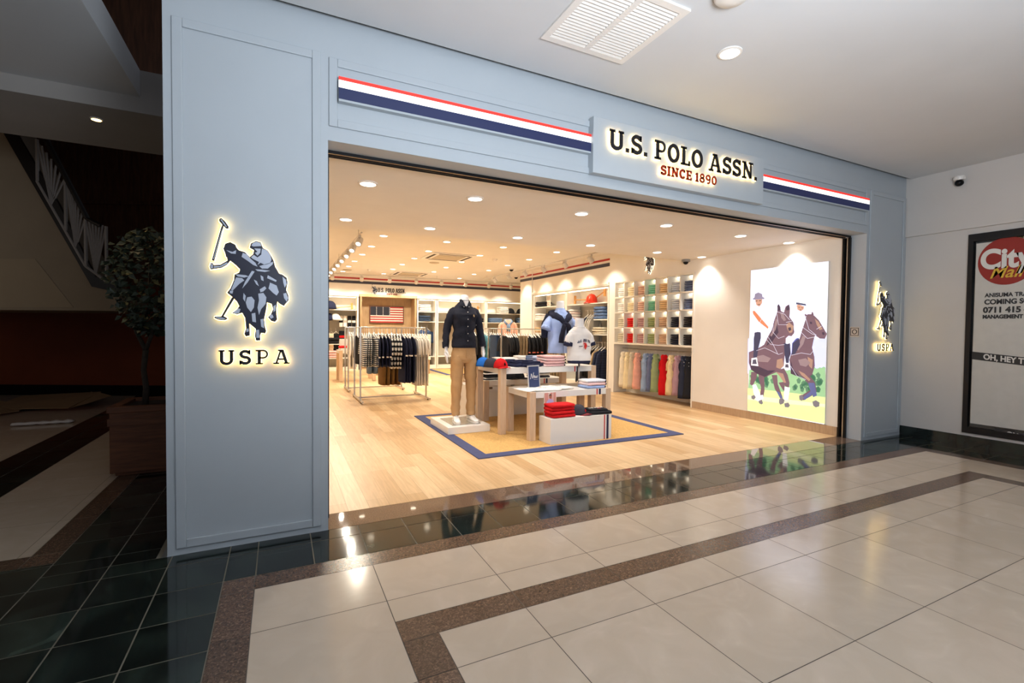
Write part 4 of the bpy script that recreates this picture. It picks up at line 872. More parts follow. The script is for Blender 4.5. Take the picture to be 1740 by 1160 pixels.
for k, (px, nm, col) in enumerate(hp):
    t = polo('hanging_polo', '%s polo shirt hanging face-out under the cube shelf, %s from the left' % (nm, ORD[k]), F('hang_'+nm.replace(' ','_'), col), seed=20+k, L=.70+.02*math.sin(k*2), W=.195)
    t.location = (6.244+.07, max(2.68, hys[k]), .922); t.rotation_euler = (0, 0, -PI/2+.75+random.uniform(-.12,.12)); t['group'] = 'polos hanging under the cube shelf'
# rider emblem above the cubes (front faces -x)
t = thing('emblem_sign', 'small backlit polo riders emblem on the wall above the cube shelf', 'sign', (6.244, at(1104,450,x=6.244).y, at(1104,466,x=6.244).z))
hE = at(1104,431,x=6.244).z-at(1104,466,x=6.244).z
emblem(t, hE*1.25, M_dark, M_inlay, mat('white_sign_led', (255,236,200), .5, var=0, emit=2.5), plane='yz', sgn=-1, stand=.02, flip=-1)
# ---- open shelving units
def unit(name, label, W, H, D, axis, loc, rot, shelves, panel=True, led=True, group='wall shelving units', lowback=M_panel, z_led=None):
    """front faces local -y, width along local x from 0..W"""
    t = thing(name, label, 'shelving', loc, rot, group)
    MB().box(0, W, D-.02, D, 0, H).mk('back_panel', lowback, t)
    if panel: MB().box(.03, W-.03, D-.03, D-.02, 1.86, H).mk('upper_back_panel', M_shelf, t)
    for x in (0, W-.04): MB().box(x, x+.04, 0, D-.02, 0, H).mk('side_panel', M_shelf, t)
    MB().box(.04, W-.04, .0, D-.02, H-.03, H).mk('top_board', M_shelf, t)
    MB().box(.04, W-.04, 0, D-.02, 0, .10).mk('plinth', M_shelf, t)
    for z, xa, xb in shelves: MB().box(max(.04, xa), min(W-.04, xb), .02, D-.03, z-.022, z).mk('shelf_board', M_shelf, t)
    if led: MB().box(.08, W-.08, .03, .05, H-.045, H-.032).mk('led_strip', M_led, t)
    return t
HS = 2.235
# back wall units: front plane y=11.70, local x along world x
unit('shelving_unit', 'back wall shelving unit left of the flag niche, with socks and caps', 1.25, HS, .44, 'x', (.90, 11.70, 0), 0, [(1.83,0,9),(.38,0,9),(.80,0,9)])
unit('shelving_unit', 'narrow back wall shelving unit right of the flag niche', .64, HS, .44, 'x', (3.95, 11.70, 0), 0, [(1.83,0,9),(1.51,0,9),(.38,0,9)])
unit('shelving_unit', 'back wall shelving unit partly hidden behind the tall mannequin', 1.72, HS, .44, 'x', (4.61, 11.70, 0), 0, [(1.83,0,9),(1.51,0,9),(.38,0,9)])
unit('shelving_unit', 'back wall shelving unit left of the white column', 1.68, HS, .44, 'x', (6.345, 11.70, 0), 0, [(1.83,0,9),(1.51,0,9),(.38,0,9)])
# right wall units: front plane x=6.244; rot -90 so local x runs along -y, local y along +x
unit('shelving_unit', 'right wall shelving unit next to the column, behind the blue-shirt bust', 1.64, HS, .40, 'y', (6.254, 8.20, 0), -PI/2, [(1.895,0,9),(1.56,0,9),(1.20,0,9)])
unit('shelving_unit', 'right wall shelving unit with red helmet and mallets, beside the cube shelf', 1.66, HS, .40, 'y', (6.254, 6.55, 0), -PI/2, [(1.895,0,9),(1.53,1.10,9),(1.20,1.10,9),(1.497,0,.46)])
# flag niche
ni = thing('flag_niche', 'oak-lined niche in the back wall holding the wooden flag', 'niche', (2.19, 11.66, 0))
M_nic = wood('niche_oak', (160,130,94), (182,152,112), .5, (8,8,1), 4)
MB().box(0,1.72,.48,.50,0,2.235).mk('back_panel', M_nic, ni)
for x in (0,1.67): MB().box(x,x+.05,.0,.48,0,2.235).mk('side_panel', M_nic, ni)
MB().box(-.02,1.74,-.02,.48,2.235,2.31).mk('lintel', wood('lintel_oak', (196,166,122), (214,184,140), .5, (8,8,1), 4), ni)
# wooden flag
YF = 12.13; fx0, fx1 = at(627.5,530,y=YF).x, at(686,530,y=YF).x; fz1, fz0 = at(627,519,y=YF).z, at(627,549,y=YF).z
fg = thing('wooden_flag', 'framed wooden stars-and-stripes flag hanging in the oak niche', 'flag', ((fx0+fx1)/2, YF, fz0)); hw, FH = (fx1-fx0)/2, fz1-fz0
q = MB(); q.box(-hw,hw,-.03,0,0,.03); q.box(-hw,hw,-.03,0,FH-.03,FH); q.box(-hw,-hw+.03,-.03,0,.03,FH-.03); q.box(hw-.03,hw,-.03,0,.03,FH-.03); q.mk('frame', wood('flag_frame', (84,48,28), (110,66,40)), fg)
sh = (FH-.06)/13
for i in range(13):
    MB().box(-hw+.03,hw-.03,-.022,-.01,.03+i*sh+.003,.03+(i+1)*sh-.003).mk('stripe_slat', mat('flag_red', (176,24,24), .6, 0, .08) if i % 2 == 0 else mat('flag_white', (226,216,200), .6, 0, .05), fg)
cw = (2*hw-.06)*.60; q = MB().box(-hw+.03,-hw+.03+cw,-.028,-.02,.03+6*sh,FH-.03); ct = q.mk('canton', mat('flag_navy', (20,24,42), .6, 0, .1), fg)
q = MB()
for i in (1, 2, 3):
    for j in range(11):
        if j % 2 == 0: x = -hw+.03+cw*(i/3-.03); z = .05+6*sh+(FH-.1-6*sh)*j/10; q.prism([(x+.016*(1 if k%2==0 else .45)*math.cos(PI/2+k*PI/5), z+.016*(1 if k%2==0 else .45)*math.sin(PI/2+k*PI/5)) for k in range(10)], -.030, -.028, 'xz')
q.mk('stars', M_white, ct)
# lettering and emblem over the niche
ws = thing('wall_sign', 'small U.S. POLO ASSN. wall lettering with grey rider emblem above the flag niche', 'sign', (2.4, 11.70, 2.33))
z0 = 2.33; L_ = lambda px, py: at(px, py, y=11.70)
x0, x1 = L_(642,492).x-2.4, L_(689,492).x-2.4; za, zb = L_(660,497).z-z0, L_(660,489.5).z-z0
q = MB(); slab(q, 'U.S. POLO ASSN.', x0, x1, za, zb, -.016, -.001); q.mk('name_lettering', M_letter, ws)
x0, x1 = L_(657,492).x-2.4, L_(675,492).x-2.4; za, zb = L_(660,502)[2]-z0, L_(660,498.2)[2]-z0
q = MB(); slab(q, 'SINCE 1890', x0, x1, za, zb, -.016, -.001); lo = q.mk('since_lettering', M_rletter, ws); lo['label'] = 'red lettering'
e0 = thing('wall_emblem', 'grey polo riders emblem left of the small wall lettering', 'sign', (L_(636,492).x, 11.70, L_(636,501.5).z)); emblem(e0, L_(636,483).z-L_(636,501.5).z, M_dark, M_inlay, None, stand=.002)
# checkout counter
dk = thing('checkout_counter', 'white-topped counter with oak base standing behind the near rack', 'counter', (3.22, 10.2, 0))
MB().box(-.9,.64,-.33,.35,.40,1.12).mk('white_upper', M_shelf, dk); MB().box(-.88,.62,-.31,.33,0,.40).mk('oak_base', M_nic, dk)
# ================================================================== RUGS, TABLES, BINS
M_jute = mat('jute_weave', (208,166,104), .95, 0, .16, 60, bump=.6, bscale=160, spec=.1); M_rugb = mat('rug_border_cloth', (78,82,112), .9, 0, .05, 30, spec=.1)
def rug(label, x0, x1, y0, y1, w_=.13):
    t = thing('jute_rug', label, 'rug', ((x0+x1)/2, (y0+y1)/2, .002), 0, 'jute rugs with navy border'); hx, hy = (x1-x0)/2, (y1-y0)/2
    MB().box(-hx+w_, hx-w_, -hy+w_, hy-w_, 0, .009).mk('jute_field', M_jute, t)
    q = MB(); q.box(-hx,hx,-hy,-hy+w_,0,.010); q.box(-hx,hx,hy-w_,hy,0,.010); q.box(-hx,-hx+w_,-hy+w_,hy-w_,0,.010); q.box(hx-w_,hx,-hy+w_,hy-w_,0,.010); q.mk('border', M_rugb, t)
    return t
rug('large jute rug with navy border under the front display tables', 1.77, 4.53, 1.115, 3.62)
rug('second jute rug with navy border far back near the rear shelves', 4.15, 6.0, 9.3, 11.35)
M_ttop = mat('table_top_white', (232,226,218), .35, 0, .02, 3)
def table(label, x0, x1, y0, y1, h, leg=.078, th=.07, fx=None, backlegs=True):
    t = thing('display_table', label, 'table', ((x0+x1)/2, (y0+y1)/2, .011), 0, 'white-topped display tables'); hx, hy = (x1-x0)/2, (y1-y0)/2; h -= .011
    q = MB(); q.box(-hx+leg, hx-leg, -hy, hy, h-th, h); q.box(-hx, -hx+leg, -hy+leg, hy-leg, h-th, h); q.box(hx-leg, hx, -hy+leg, hy-leg, h-th, h); q.mk('tabletop', M_ttop, t)
    for sx in (-1, 1):
        for sy in (-1, 1):
            xa, xb = sorted((sx*hx, sx*(hx-leg))); ya, yb = sorted((sy*hy, sy*(hy-leg))); MB().box(xa, xb, ya, yb, 0, h-.001).mk('leg', M_beech, t, bevel=.002)
    if fx:
        for a, b_2, m_ in ((fx-.035,fx-.018,M_red),(fx+.0,fx+.03,M_navy)): MB().box(a-(x0+x1)/2, b_2-(x0+x1)/2, -hy-.0015, -hy, h-th, h).mk('stripe_decal', m_, t)
    return t
Hh, Hl = .82, .572
table('tall white-topped display table with caps and folded shirts, centre of the front rug', 2.40, 3.81, 1.975, 2.78, Hh, fx=Xat(980,1.975))
table('low white-topped display table at the front, with sign and bust', 2.575, 3.725, 1.545, 2.17+.02, Hl, fx=Xat(1018.5,1.545))
table('low white-topped display table behind the tall one, over the white bins', 2.55, 3.85, 2.84, 3.70, Hl, fx=Xat(928,2.84))
table('display table with small goods at far left behind the racks', 1.26, 2.10, 8.55, 9.2, .75)
def bin_(label, x0, x1, y0, y1, h, stripe=None, hole=False):
    t = thing('white_bin', label, 'display box', ((x0+x1)/2, (y0+y1)/2, .011), 0, 'white display boxes'); hx, hy = (x1-x0)/2, (y1-y0)/2
    MB().box(-hx, hx, -hy, hy, 0, h-.011).mk('box', M_ttop, t, bevel=.003)
    if stripe:
        s0 = stripe-(x0+x1)/2
        for a, b_2, m_ in ((s0-.025,s0-.010,M_red),(s0+.012,s0+.042,M_navy)): MB().box(a, b_2, -hy-.0015, -hy, 0, h-.011).mk('stripe_decal', m_, t)
    if hole: MB().box(-hx+.30, -hx+.38, -hy-.002, -hy, h-.075, h-.045).mk('hand_hole', mat('hole_brown', (120,92,66), .7, 0, .05), t)
    return t
bin_('white display box with tricolour stripe under the low front table, holding red shirts', 2.70, 3.54, 1.29, 1.53+.02, .30, stripe=Xat(1031,1.29))
M_ttop2 = M_ttop
bin_('left of the two white bins behind the tall table', 2.42, 3.10, 3.12, 3.58-.0, .48, hole=True)
bin_('right of the two white bins behind the tall table', 3.16, 3.76, 3.12, 3.58, .48)

# ================================================================== SMALL GOODS
def stack(label_fn, cx, cy, z, n, w_, d, h, mats, group, rz=0, tagm=None, name='folded_shirt', cat='shirt', jit=.008):
    ps = {}
    for k in range(n):
        m_ = mats[k % len(mats)]; t = thing(name, label_fn(k), cat, (cx+random.uniform(-jit, jit), cy+random.uniform(-jit, jit), z+k*h*1.03), rz+random.uniform(-.04, .04), group)
        q = MB(); folded(q, w_, d, h, 0, seed=k*3+cx*7); q.mk('cloth', m_, t, smooth=True)
        if tagm: MB().box(w_/2-.012, w_/2+.004, -d/2-.003, -d/2+.002, h*.2, h*.7).mk('price_tag', tagm, t)
def lv(n): return (['bottom','top'] if n == 2 else ['bottom','middle','top'] if n == 3 else ['bottom','second from bottom','second from top','top'] if n == 4 else ['bottom','second from bottom','middle','second from top','top'])
def cap(label, loc, rz, m, brim=None, logo=None, s_=1.0, group='baseball caps'):
    t = thing('baseball_cap', label, 'cap', loc, rz, group); q = MB()
    q.loft([[(.085*s_*math.cos(a)*math.cos(e)**.8, .098*s_*math.sin(a)*math.cos(e)**.8, .115*s_*math.sin(e)) for a in [2*PI*k/20 for k in range(20)]] for e in [i*PI/2*.98/7 for i in range(8)]])
    q.mk('crown', m, t, smooth=True)
    q = MB(); top = []; bot = []
    pts = [(.075*math.cos(a), -.06-.0*a) for a in (PI, 0)]
    rings = []
    for i in range(9):
        a = PI+PI*i/8; x = .078*s_*math.cos(a); yi = -.055*s_+.045*s_*math.sin(a); yo = -.055*s_+.115*s_*math.sin(a); zc = .018*s_*(1-(x/(.078*s_))**2)
        rings.append([(x, yi, zc+.003), (x*1.02, yo, zc-.002), (x*1.02, yo, zc-.006), (x, yi, zc-.002)])
    q.loft(rings); q.mk('brim', brim or m, t, smooth=True)
    MB().ball((0,0,.115*s_), .009, .009, .006, 8, 5).mk('button', brim or m, t)
    if logo: q = MB(); q.prism([(-.012,.04),(-.004,.07),(.006,.062),(.014,.035),(0,.028)], -.094*s_, -.088*s_, 'xz'); q.mk('embroidered_badge', logo, t)
    return t
C_red = F('red', (200,26,30)); C_blue = F('cap_blue', (40,110,200)); C_char = F('charcoal', (58,58,66)); C_pinks = striped('pink_oxford', (236,178,178), (240,214,210), .012, .5, 0); C_pink = F('pink', (236,186,182))
X = Xat; h0 = Hh+.0
cap('royal blue cap at the left end of the tall display table', (X(821,2.38), 2.38, h0), .5, C_blue, logo=M_white)
cap('charcoal cap between the blue and the red caps', (X(835,2.22), 2.22, h0), .7, C_char, logo=M_white)
cap('bright red cap at the front left corner of the tall table', (X(851,2.08), 2.08, h0), .15, C_red, logo=M_black)
for i, (px, yy, rz) in enumerate(((870,2.30,-.3),(886,2.18,.2),(900,2.12,.35))):
    t = thing('folded_hoodie', ['folded dark navy hoodie lying just right of the red cap','folded dark navy hoodie in the middle of the tall table','folded dark navy hoodie nearest the pink shirts'][i], 'hoodie', (X(px,yy), yy, h0), rz, 'navy hoodies on the tall table')
    q = MB(); folded(q, .30, .22, .045, 0, seed=i); folded(q, .24, .17, .035, .035, .01, .01, seed=i+5); q.mk('cloth', C_navy, t, smooth=True); q = MB(); folded(q, .12, .10, .02, .064, -.02, .02, seed=i+9); q.mk('hood', C_navy, t, smooth=True)
stack(lambda k: 'white folded shirt at the back left of the tall table, %s of two' % ['lower','upper'][k], X(857,2.60), 2.60, h0, 2, .30, .24, .045, [C_white], 'white shirts on the tall table')
stack(lambda k: 'white folded shirt behind the navy hoodies, %s of the pile' % lv(3)[k], X(890,2.62), 2.62, h0, 3, .22, .24, .036, [C_white], 'white shirts behind the hoodies')
stack(lambda k: 'pale blue folded shirt in mid tall table, %s of the pile' % lv(3)[k], X(914,2.52), 2.52, h0, 3, .30, .26, .036, [F('pale_oxford', (186,198,222))], 'pale blue shirts on the tall table')
stack(lambda k: 'pink folded shirt near the table stripe, %s of the pile' % lv(4)[k], X(936,2.14), 2.14, h0, 4, .29, .26, .034, [C_pinks, C_pink], 'pink shirts on the tall table', tagm=M_black)
t = thing('rolled_tie', 'blue patterned rolled accessory between the white and pale blue shirts', 'accessory', (X(898,2.30), 2.28, h0+.08), .2)
q = MB()
for k in range(3): q.tube([(-.05,0,k*.022),(.05,0,k*.022)], .012, 10)
q.mk('roll', striped('patterned_blue', (70,90,130), (190,200,216), .01, .5, 0), t, smooth=True)
# low front table
for i, (px, yy, rz) in enumerate(((905,1.72,.1),(925,1.69,-.05),(945,1.72,.05))):
    t = thing('white_tshirt', ['white T-shirt laid flat at the left of the low front table','white printed T-shirt laid flat in the middle of the low front table','white printed T-shirt laid flat at the right, before the bust pole'][i], 'T-shirt', (X(px,yy), yy, Hl+.001+i*.003), rz, 'white T-shirts on the low table')
    q = MB(); folded(q, .34, .27, .018+.004*i, 0, seed=i+3, sag=.5); q.mk('cloth', C_white, t, smooth=True)
    if i: text_mesh('U.S. POLO', .032, 'print', mat('print_grey', (130,134,150), .8, 0, .05), t, (-.09, -.04, .0245+.004*i), (1,0,0), (0,1,0), .0006)
sg = thing('sign_stand', 'small navy New sign in a silver frame on the low front table', 'sign', (X(908.5,1.80), 1.80, Hl+.004), .12); sg.rotation_euler = (-.10, 0, .22)
q = MB(); W_, Hs = .095, .285; q.box(-W_,W_,-.008,.004,0,.014); q.box(-W_,W_,-.008,.004,Hs-.014,Hs); q.box(-W_,-W_+.013,-.008,.004,.014,Hs-.014); q.box(W_-.013,W_,-.008,.004,.014,Hs-.014); q.mk('frame', mat('silver_frame', (206,204,204), .3, .4, .02), sg, bevel=.002)
sh_ = MB().box(-W_+.013,W_-.013,-.004,.002,.014,Hs-.014).mk('navy_sheet', mat('sign_navy', (44,58,98), .5, 0, .04), sg)
MB().add([(-.03,.004,.2),(.03,.004,.2),(.03,.10,.0),(-.03,.10,.0),(-.03,.008,.2),(.03,.008,.2),(.03,.104,.0),(-.03,.104,.0)], [(0,1,2,3),(4,7,6,5),(0,4,5,1),(3,2,6,7),(0,3,7,4),(1,5,6,2)]).mk('back_strut', M_steel, sg)
q = MB()
for pl in ([(-.062,.128),(-.056,.122),(-.046,.150),(-.040,.186),(-.036,.182),(-.022,.130),(-.018,.128),(-.008,.165),(-.002,.196),(.004,.196)], [(.0,.140),(.012,.150),(.014,.160),(.006,.162),(.000,.148),(.004,.134),(.014,.132),(.022,.142)], [(.022,.142),(.026,.158),(.026,.138),(.032,.132),(.040,.142),(.042,.158),(.042,.136),(.050,.132),(.058,.145),(.060,.162)]):
    q.ribbon(pl, .006, -.0055, -.0042)
q.box(-.005,.062,-.0055,-.0042,.112,.114); q.mk('script_lettering', M_white, sh_)
stack(lambda k: '%s folded shirt at the right end of the low front table' % ['blue striped','pink striped','white striped'][k], X(1008,1.66), 1.68, Hl+.001, 3, .27, .22, .035, [F('oxford_blue', (160,180,222)), C_pinks, striped('blue_pin', (190,198,222), (238,236,236), .012, .4, 0)], 'striped shirts on the low table', tagm=M_navy)
# front box
hb = .302
stack(lambda k: 'bright red folded shirt on the front box, %s of four' % lv(4)[k], X(952,1.40), 1.40, hb, 4, .30, .19, .037, [C_red], 'red shirts on the front box')
cap('charcoal cap with red brim edge and red badge, beside the red shirts', (X(984,1.44), 1.44, hb), .55, C_char, brim=F('cap_brim_red', (120,50,54)), logo=C_red)
t = thing('folded_hoodie', 'black folded sweatshirt with white lettering at the right end of the front box', 'sweatshirt', (X(1015,1.41), 1.41, hb), -.1)
q = MB(); folded(q, .30, .21, .038, 0, seed=4); folded(q, .24, .17, .03, .03, -.01, .01, seed=8); q.mk('cloth', C_black, t, smooth=True)
text_mesh('U.S. POLO', .045, 'white_lettering', M_white, t, (-.115, -.025, .066), (1,.1,0), (0,1,.02), .001, .001); text_mesh('ASSN', .022, 'red_lettering', M_red, t, (-.02, -.055, .066), (1,.1,0), (0,1,.02), .001, .001)
# photo card standing behind the red shirts
pc = thing('photo_card', 'standing photo card of a man in a lilac sweater against bricks', 'photo card', (X(935.5,1.53), 1.525, hb), .1)
hw, hh = .085, .262
MB().box(-hw,hw,0,.008,0,hh).mk('card', M_white, pc)
def flat(name, polys, col, k, bump=0): 
    q = MB()
    for p in polys: q.prism(p, -.0004*k, -.0004*(k+1)+.0001, 'xz')
    return q.mk(name, mat('photo_'+name, col, .6, 0, .03), pc)
bk = MB().box(-hw+.003,hw-.003,-.0004,0,.003,hh-.003); bk.mk('brick_backdrop', striped('brick_photo', (196,136,120), (226,190,178), .014, .7), pc)
flat('pale_window', [[(-.03,.13),(.0,.13),(.0,hh-.004),(-.03,hh-.004)],[(.03,.12),(.045,.12),(.045,hh-.004),(.03,hh-.004)]], (214,200,186), 1)
el = lambda cx, cz, rx, rz: [(cx+rx*math.cos(PI*k/10), cz+rz*math.sin(PI*k/10)) for k in range(20)]
flat('lilac_sweater', [[(-.055,.06),(-.06,.11),(-.05,.16),(-.02,.185),(.02,.185),(.048,.16),(.06,.11),(.055,.06)]], (190,180,220), 2)
flat('dark_trousers', [[(-.045,.003),(-.045,.065),(.045,.065),(.045,.003)]], (60,60,84), 3); flat('face', [el(.0,.212,.016,.024)], (160,112,84), 3)
flat('hair', [[(-.017,.215),(-.018,.232),(-.008,.242),(.008,.242),(.018,.232),(.017,.215),(.012,.228),(-.012,.228)]], (70,50,40), 4)
flat('hands', [el(-.055,.07,.012,.012), el(.055,.07,.012,.012)], (170,124,96), 4)
# goods on the table behind
stack(lambda k: 'dark striped folded top, left pile on the rear low table, %s' % lv(4)[k], X(836,3.05), 3.05, Hl+.001, 4, .30, .28, .032, [S_fine, C_black], 'striped tops on the rear low table')
for i, px in enumerate((867, 881)): cap('black cap under the tall table on the rear low table, %s' % ('left one','right one')[i], (X(px,2.98), 2.98, Hl), .3+.4*i, C_black)
stack(lambda k: 'dark folded top, right pile on the rear low table, %s' % lv(3)[k], X(915,3.05), 3.05, Hl+.001, 3, .26, .26, .032, [C_char, C_grey], 'dark tops at the right of the rear low table')
stack(lambda k: '%s folded item on the far left table' % ['white','red'][k], X(586,8.8), 8.8, .752, 2, .26, .24, .05, [C_white, C_red], 'goods on the far left table')
t = thing('goods_box', 'small white box standing on the far left table', 'box', (X(586,9.0), 9.02, .752), 0); MB().box(-.12,.12,-.06,.06,0,.26).mk('box', M_white, t); 

# ================================================================== GOODS ON THE SHELVES
def mallet(label, p0, p1, m=None, head=.11, ang=0):
    t = thing('polo_mallet', label, 'mallet', p0, 0, 'wooden mallets on the shelves'); v = Vector(p1)-Vector(p0)
    MB().tube([(0,0,0), v], .014, 8).mk('shaft', wood('mallet_wood', (196,136,70), (216,160,92), .4, (6,6,6), 3), t, smooth=True)
    MB().tube([v+Vector((0,0,-head)), v+Vector((0,0,head))], .03, 12).mk('head', wood('mallet_wood', (196,136,70), (216,160,92)), t)
YB = 11.86
def bx(px): return at(px, 540, y=YB).x
cap('navy helmet-like cap beside the mallet on the left back shelf', (bx(560.5), YB, 1.832), 2.6, C_navy, s_=2.2, group='caps on the back shelves')
mallet('wooden mallet lying on the left back shelf', (bx(568), YB, 1.88), (bx(598), YB, 1.93))
mallet('wooden mallet on the back shelf behind the mannequin shoulder', (bx(770), YB, 1.88), (bx(812), YB, 1.95))
cap('dark cap hanging on the left back panel', (bx(558.5), YB+.06, 1.50), .2, C_navy, s_=1.9, group='caps on the back shelves')
cap('white cap hanging on the left back panel', (bx(570), YB+.06, 1.50), .1, C_white, s_=1.9, group='caps on the back shelves')
def sock(label, px, z, m, band):
    t = thing('sock_pack', label, 'socks', (bx(px), YB+.10, z), 0, 'sock packs on the left back panel'); q = MB(); q.box(-.05,.05,-.02,.02,-.17,.17); q.mk('socks', m, t, bevel=.015); MB().box(-.052,.052,-.022,.022,-.04,.03).mk('paper_band', band, t)
for i, (px, m_, b_2) in enumerate(((580,C_white,C_black),(587,C_white,C_grey),(594.5,C_black,C_white),(602,C_black,C_white))): sock('%s sock pack in the upper row of the left back panel, %s from left' % (['white','white','black','black'][i], ORD[i]), px, 1.48, m_, b_2)
for i, (px, m_, b_2) in enumerate(((580,C_black,C_red),(586,C_black,C_red))): sock('black sock pack with red band in the lower row, %s' % ['left one','right one'][i], px, 1.02, m_, b_2)
for px, m_, lab, L_s in ((563, C_cream, 'beige scarf-like garment hanging low on the left back panel', .62), (571, C_black, 'black garment hanging low on the left back panel', .62)):
    g2 = garment('hanging_garment', lab, 'garment', m_, L_s, .20, .10, 0, seed=px); g2.location = (bx(px), YB+.02, 1.26); g2.rotation_euler = (0,0,PI/2)
stack(lambda k: 'black shoe box on the lower left back shelf, %s one' % ['lower','upper'][k], bx(565), YB, .802, 2, .34, .24, .09, [C_black], 'black boxes on the left back shelf', name='shoe_box', cat='box')
stack(lambda k: 'pink folded item on the bottom left back shelf, %s of three' % lv(3)[k], bx(566), YB, .382, 3, .36, .28, .07, [C_pink], 'pink items on the bottom shelf', name='folded_textile', cat='textile')
for bi, (px, w_) in enumerate(((721,.34), (859-5,.34))):
    nm = ['narrow unit right of the flag niche','unit left of the column'][bi]
    stack(lambda k: 'white folded shirt atop the %s, %s' % (nm, lv(4)[k]), bx(px), YB, 1.832, 4, w_, .28, .055, [C_white], 'white shirts on the %s' % nm)
stack(lambda k: 'dark jeans folded on the middle shelf right of the flag niche, %s' % lv(3)[k], bx(720), YB, 1.512, 3, .36, .3, .06, [C_jean], 'folded jeans right of the niche', name='folded_jeans', cat='jeans')
stack(lambda k: 'dark folded item on the shelf right of the mannequin, %s' % lv(2)[k], bx(811), YB, 1.512, 2, .34, .3, .07, [C_black], 'dark items behind the mannequin', name='folded_jeans', cat='jeans')
stack(lambda k: 'blue folded jeans on the shelf left of the peach sweatshirt, %s' % lv(3)[k], bx(841), YB, 1.512, 3, .44, .3, .05, [F('mid_blue', (110,140,180))], 'blue jeans in the unit left of the column', name='folded_jeans', cat='jeans')
stack(lambda k: 'blue folded jeans on the shelf right of the peach sweatshirt, %s' % lv(3)[k], bx(883), YB, 1.512, 3, .20, .3, .06, [F('mid_blue', (110,140,180))], 'blue jeans at the column', name='folded_jeans', cat='jeans')
for i, px in enumerate((867, 884.5)): cap(['black cap on the top back shelf, left of the column','black cap on the top back shelf, cut by the column edge'][i], (bx(px), YB, 1.832), .4, C_black, s_=1.7, group='caps on the back shelves')
for i, px in enumerate((716, 726)):
    g2 = garment('denim_shirt', 'denim shirt hanging in the narrow back unit, %s' % ['left one','right one'][i], 'shirt', C_denim, .95, .34, .12, .3, seed=i); g2.location = (bx(px), YB-.02, 1.38); g2.rotation_euler = (0,0,PI/2+.5); g2['group'] = 'denim shirts in the back unit'
# right wall shelves: face x=6.254; goods at x=6.44
XR = 6.43
def ry(px, py=540): return at(px, py, x=XR).y
def rstack(lab, px, z, n, w_, h, mats, group, name='folded_shirt', cat='shirt'):
    stack(lambda k: '%s, %s' % (lab, lv(n)[k]) if n > 1 else lab, XR, ry(px), z, n, w_, .28, h, mats, group, rz=-PI/2, name=name, cat=cat)
rstack('black folded jeans beside the picture card on the right wall', 923, 1.897, 2, .42, .07, [C_black], 'black jeans on the upper right shelf', 'folded_jeans', 'jeans')
rstack('white folded shirt, right-wall shelf left of the blue-shirt bust', 920, 1.562, 3, .50, .05, [C_white], 'white shirts on the right wall shelf')
rstack('tan folded trousers, lower right-wall shelf left of the bust', 918, 1.202, 3, .40, .045, [F('tan', (200,160,110)), C_cream], 'tan trousers on the right wall shelf', 'folded_trousers', 'trousers')
t = thing('picture_card', 'small upright picture card on the upper right-wall shelf', 'picture card', (XR, ry(932), 1.897)); MB().box(-.006,.006,-.10,.10,0,.30).mk('card', M_white, t); MB().box(-.008,-.006,-.085,.085,.16,.285).mk('printed_photo', mat('card_photo', (180,160,140), .6, 0, .5, 30), t); MB().box(-.008,-.006,-.085,.085,.015,.145).mk('printed_photo', mat('card_photo2', (210,190,170), .6, 0, .5, 24), t)
# red helmet and crossed mallets
hy = ry(1005, 520)
t = thing('polo_helmet', 'glossy red polo helmet on the upper right-wall shelf between mallets', 'helmet', (XR, hy, 1.897), -PI/2+.5)
q = MB(); q.loft([[(.13*math.cos(a)*math.cos(e)**.7, .15*math.sin(a)*math.cos(e)**.7, .02+.20*math.sin(e)) for a in [2*PI*k/24 for k in range(24)]] for e in [i*PI/2*.98/8 for i in range(9)]]); q.mk('shell', mat('helmet_red', (216,50,26), .3, 0, .03), t, smooth=True)
q = MB(); rings = []
for i in range(13):
    a = 2*PI*i/12; rings.append([(math.cos(a)*.128, math.sin(a)*.148, .03), (math.cos(a)*.165, math.sin(a)*(.26 if math.sin(a) < 0 else .18), .0), (math.cos(a)*.165, math.sin(a)*(.26 if math.sin(a) < 0 else .18), .008), (math.cos(a)*.128, math.sin(a)*.148, .045)])
q.loft(rings, cap=False); q.mk('brim', mat('helmet_red', (216,50,26)), t, smooth=True)
q = MB(); q.tube([(0,-.15,.06),(0,-.11,.17),(0,0,.228),(0,.11,.17),(0,.15,.06)], .008, 6); q.mk('ridge', mat('helmet_orange', (226,96,30), .35, 0, .03), t)
mallet('wooden mallet pointing left from the red helmet on the right-wall shelf', (XR+.05, hy, 1.99), (XR+.05, ry(974), 2.02), head=.10)
mallet('wooden mallet leaning right over the red helmet on the right-wall shelf', (XR+.08, hy, 2.0), (XR+.0, ry(1027), 2.15), head=.11)
rstack('blue folded jeans on the right-wall shelf at its right end', 1025, 1.532, 4, .34, .068, [F('slate_jean', (92,114,150))], 'blue jeans under the red helmet', 'folded_jeans', 'jeans')
rstack('cream patterned folded top below the blue jeans on the right wall', 1022, 1.202, 3, .44, .05, [striped('cream_pattern', (224,214,190), (180,160,140), .03, .6, 0)], 'cream tops under the blue jeans')
rstack('white folded shirt behind the two busts on the right wall', 972, 1.50, 5, .34, .055, [C_white, F('off_rose', (232,208,200))], 'white shirts between the busts')
def rg(px, z, m, lab, L=.8, W=.42, kind='jacket', sl=.5, T=.09, x=6.40, group=None, rz=0):
    g2 = garment('hanging_'+kind, lab, kind, m, L, min(W, .35), T*.8, sl, seed=px); y = ry(px); g2.location = (x, y, z); g2.rotation_euler = (0,0,PI/2+rz)
    if group: g2['group'] = group
    return g2
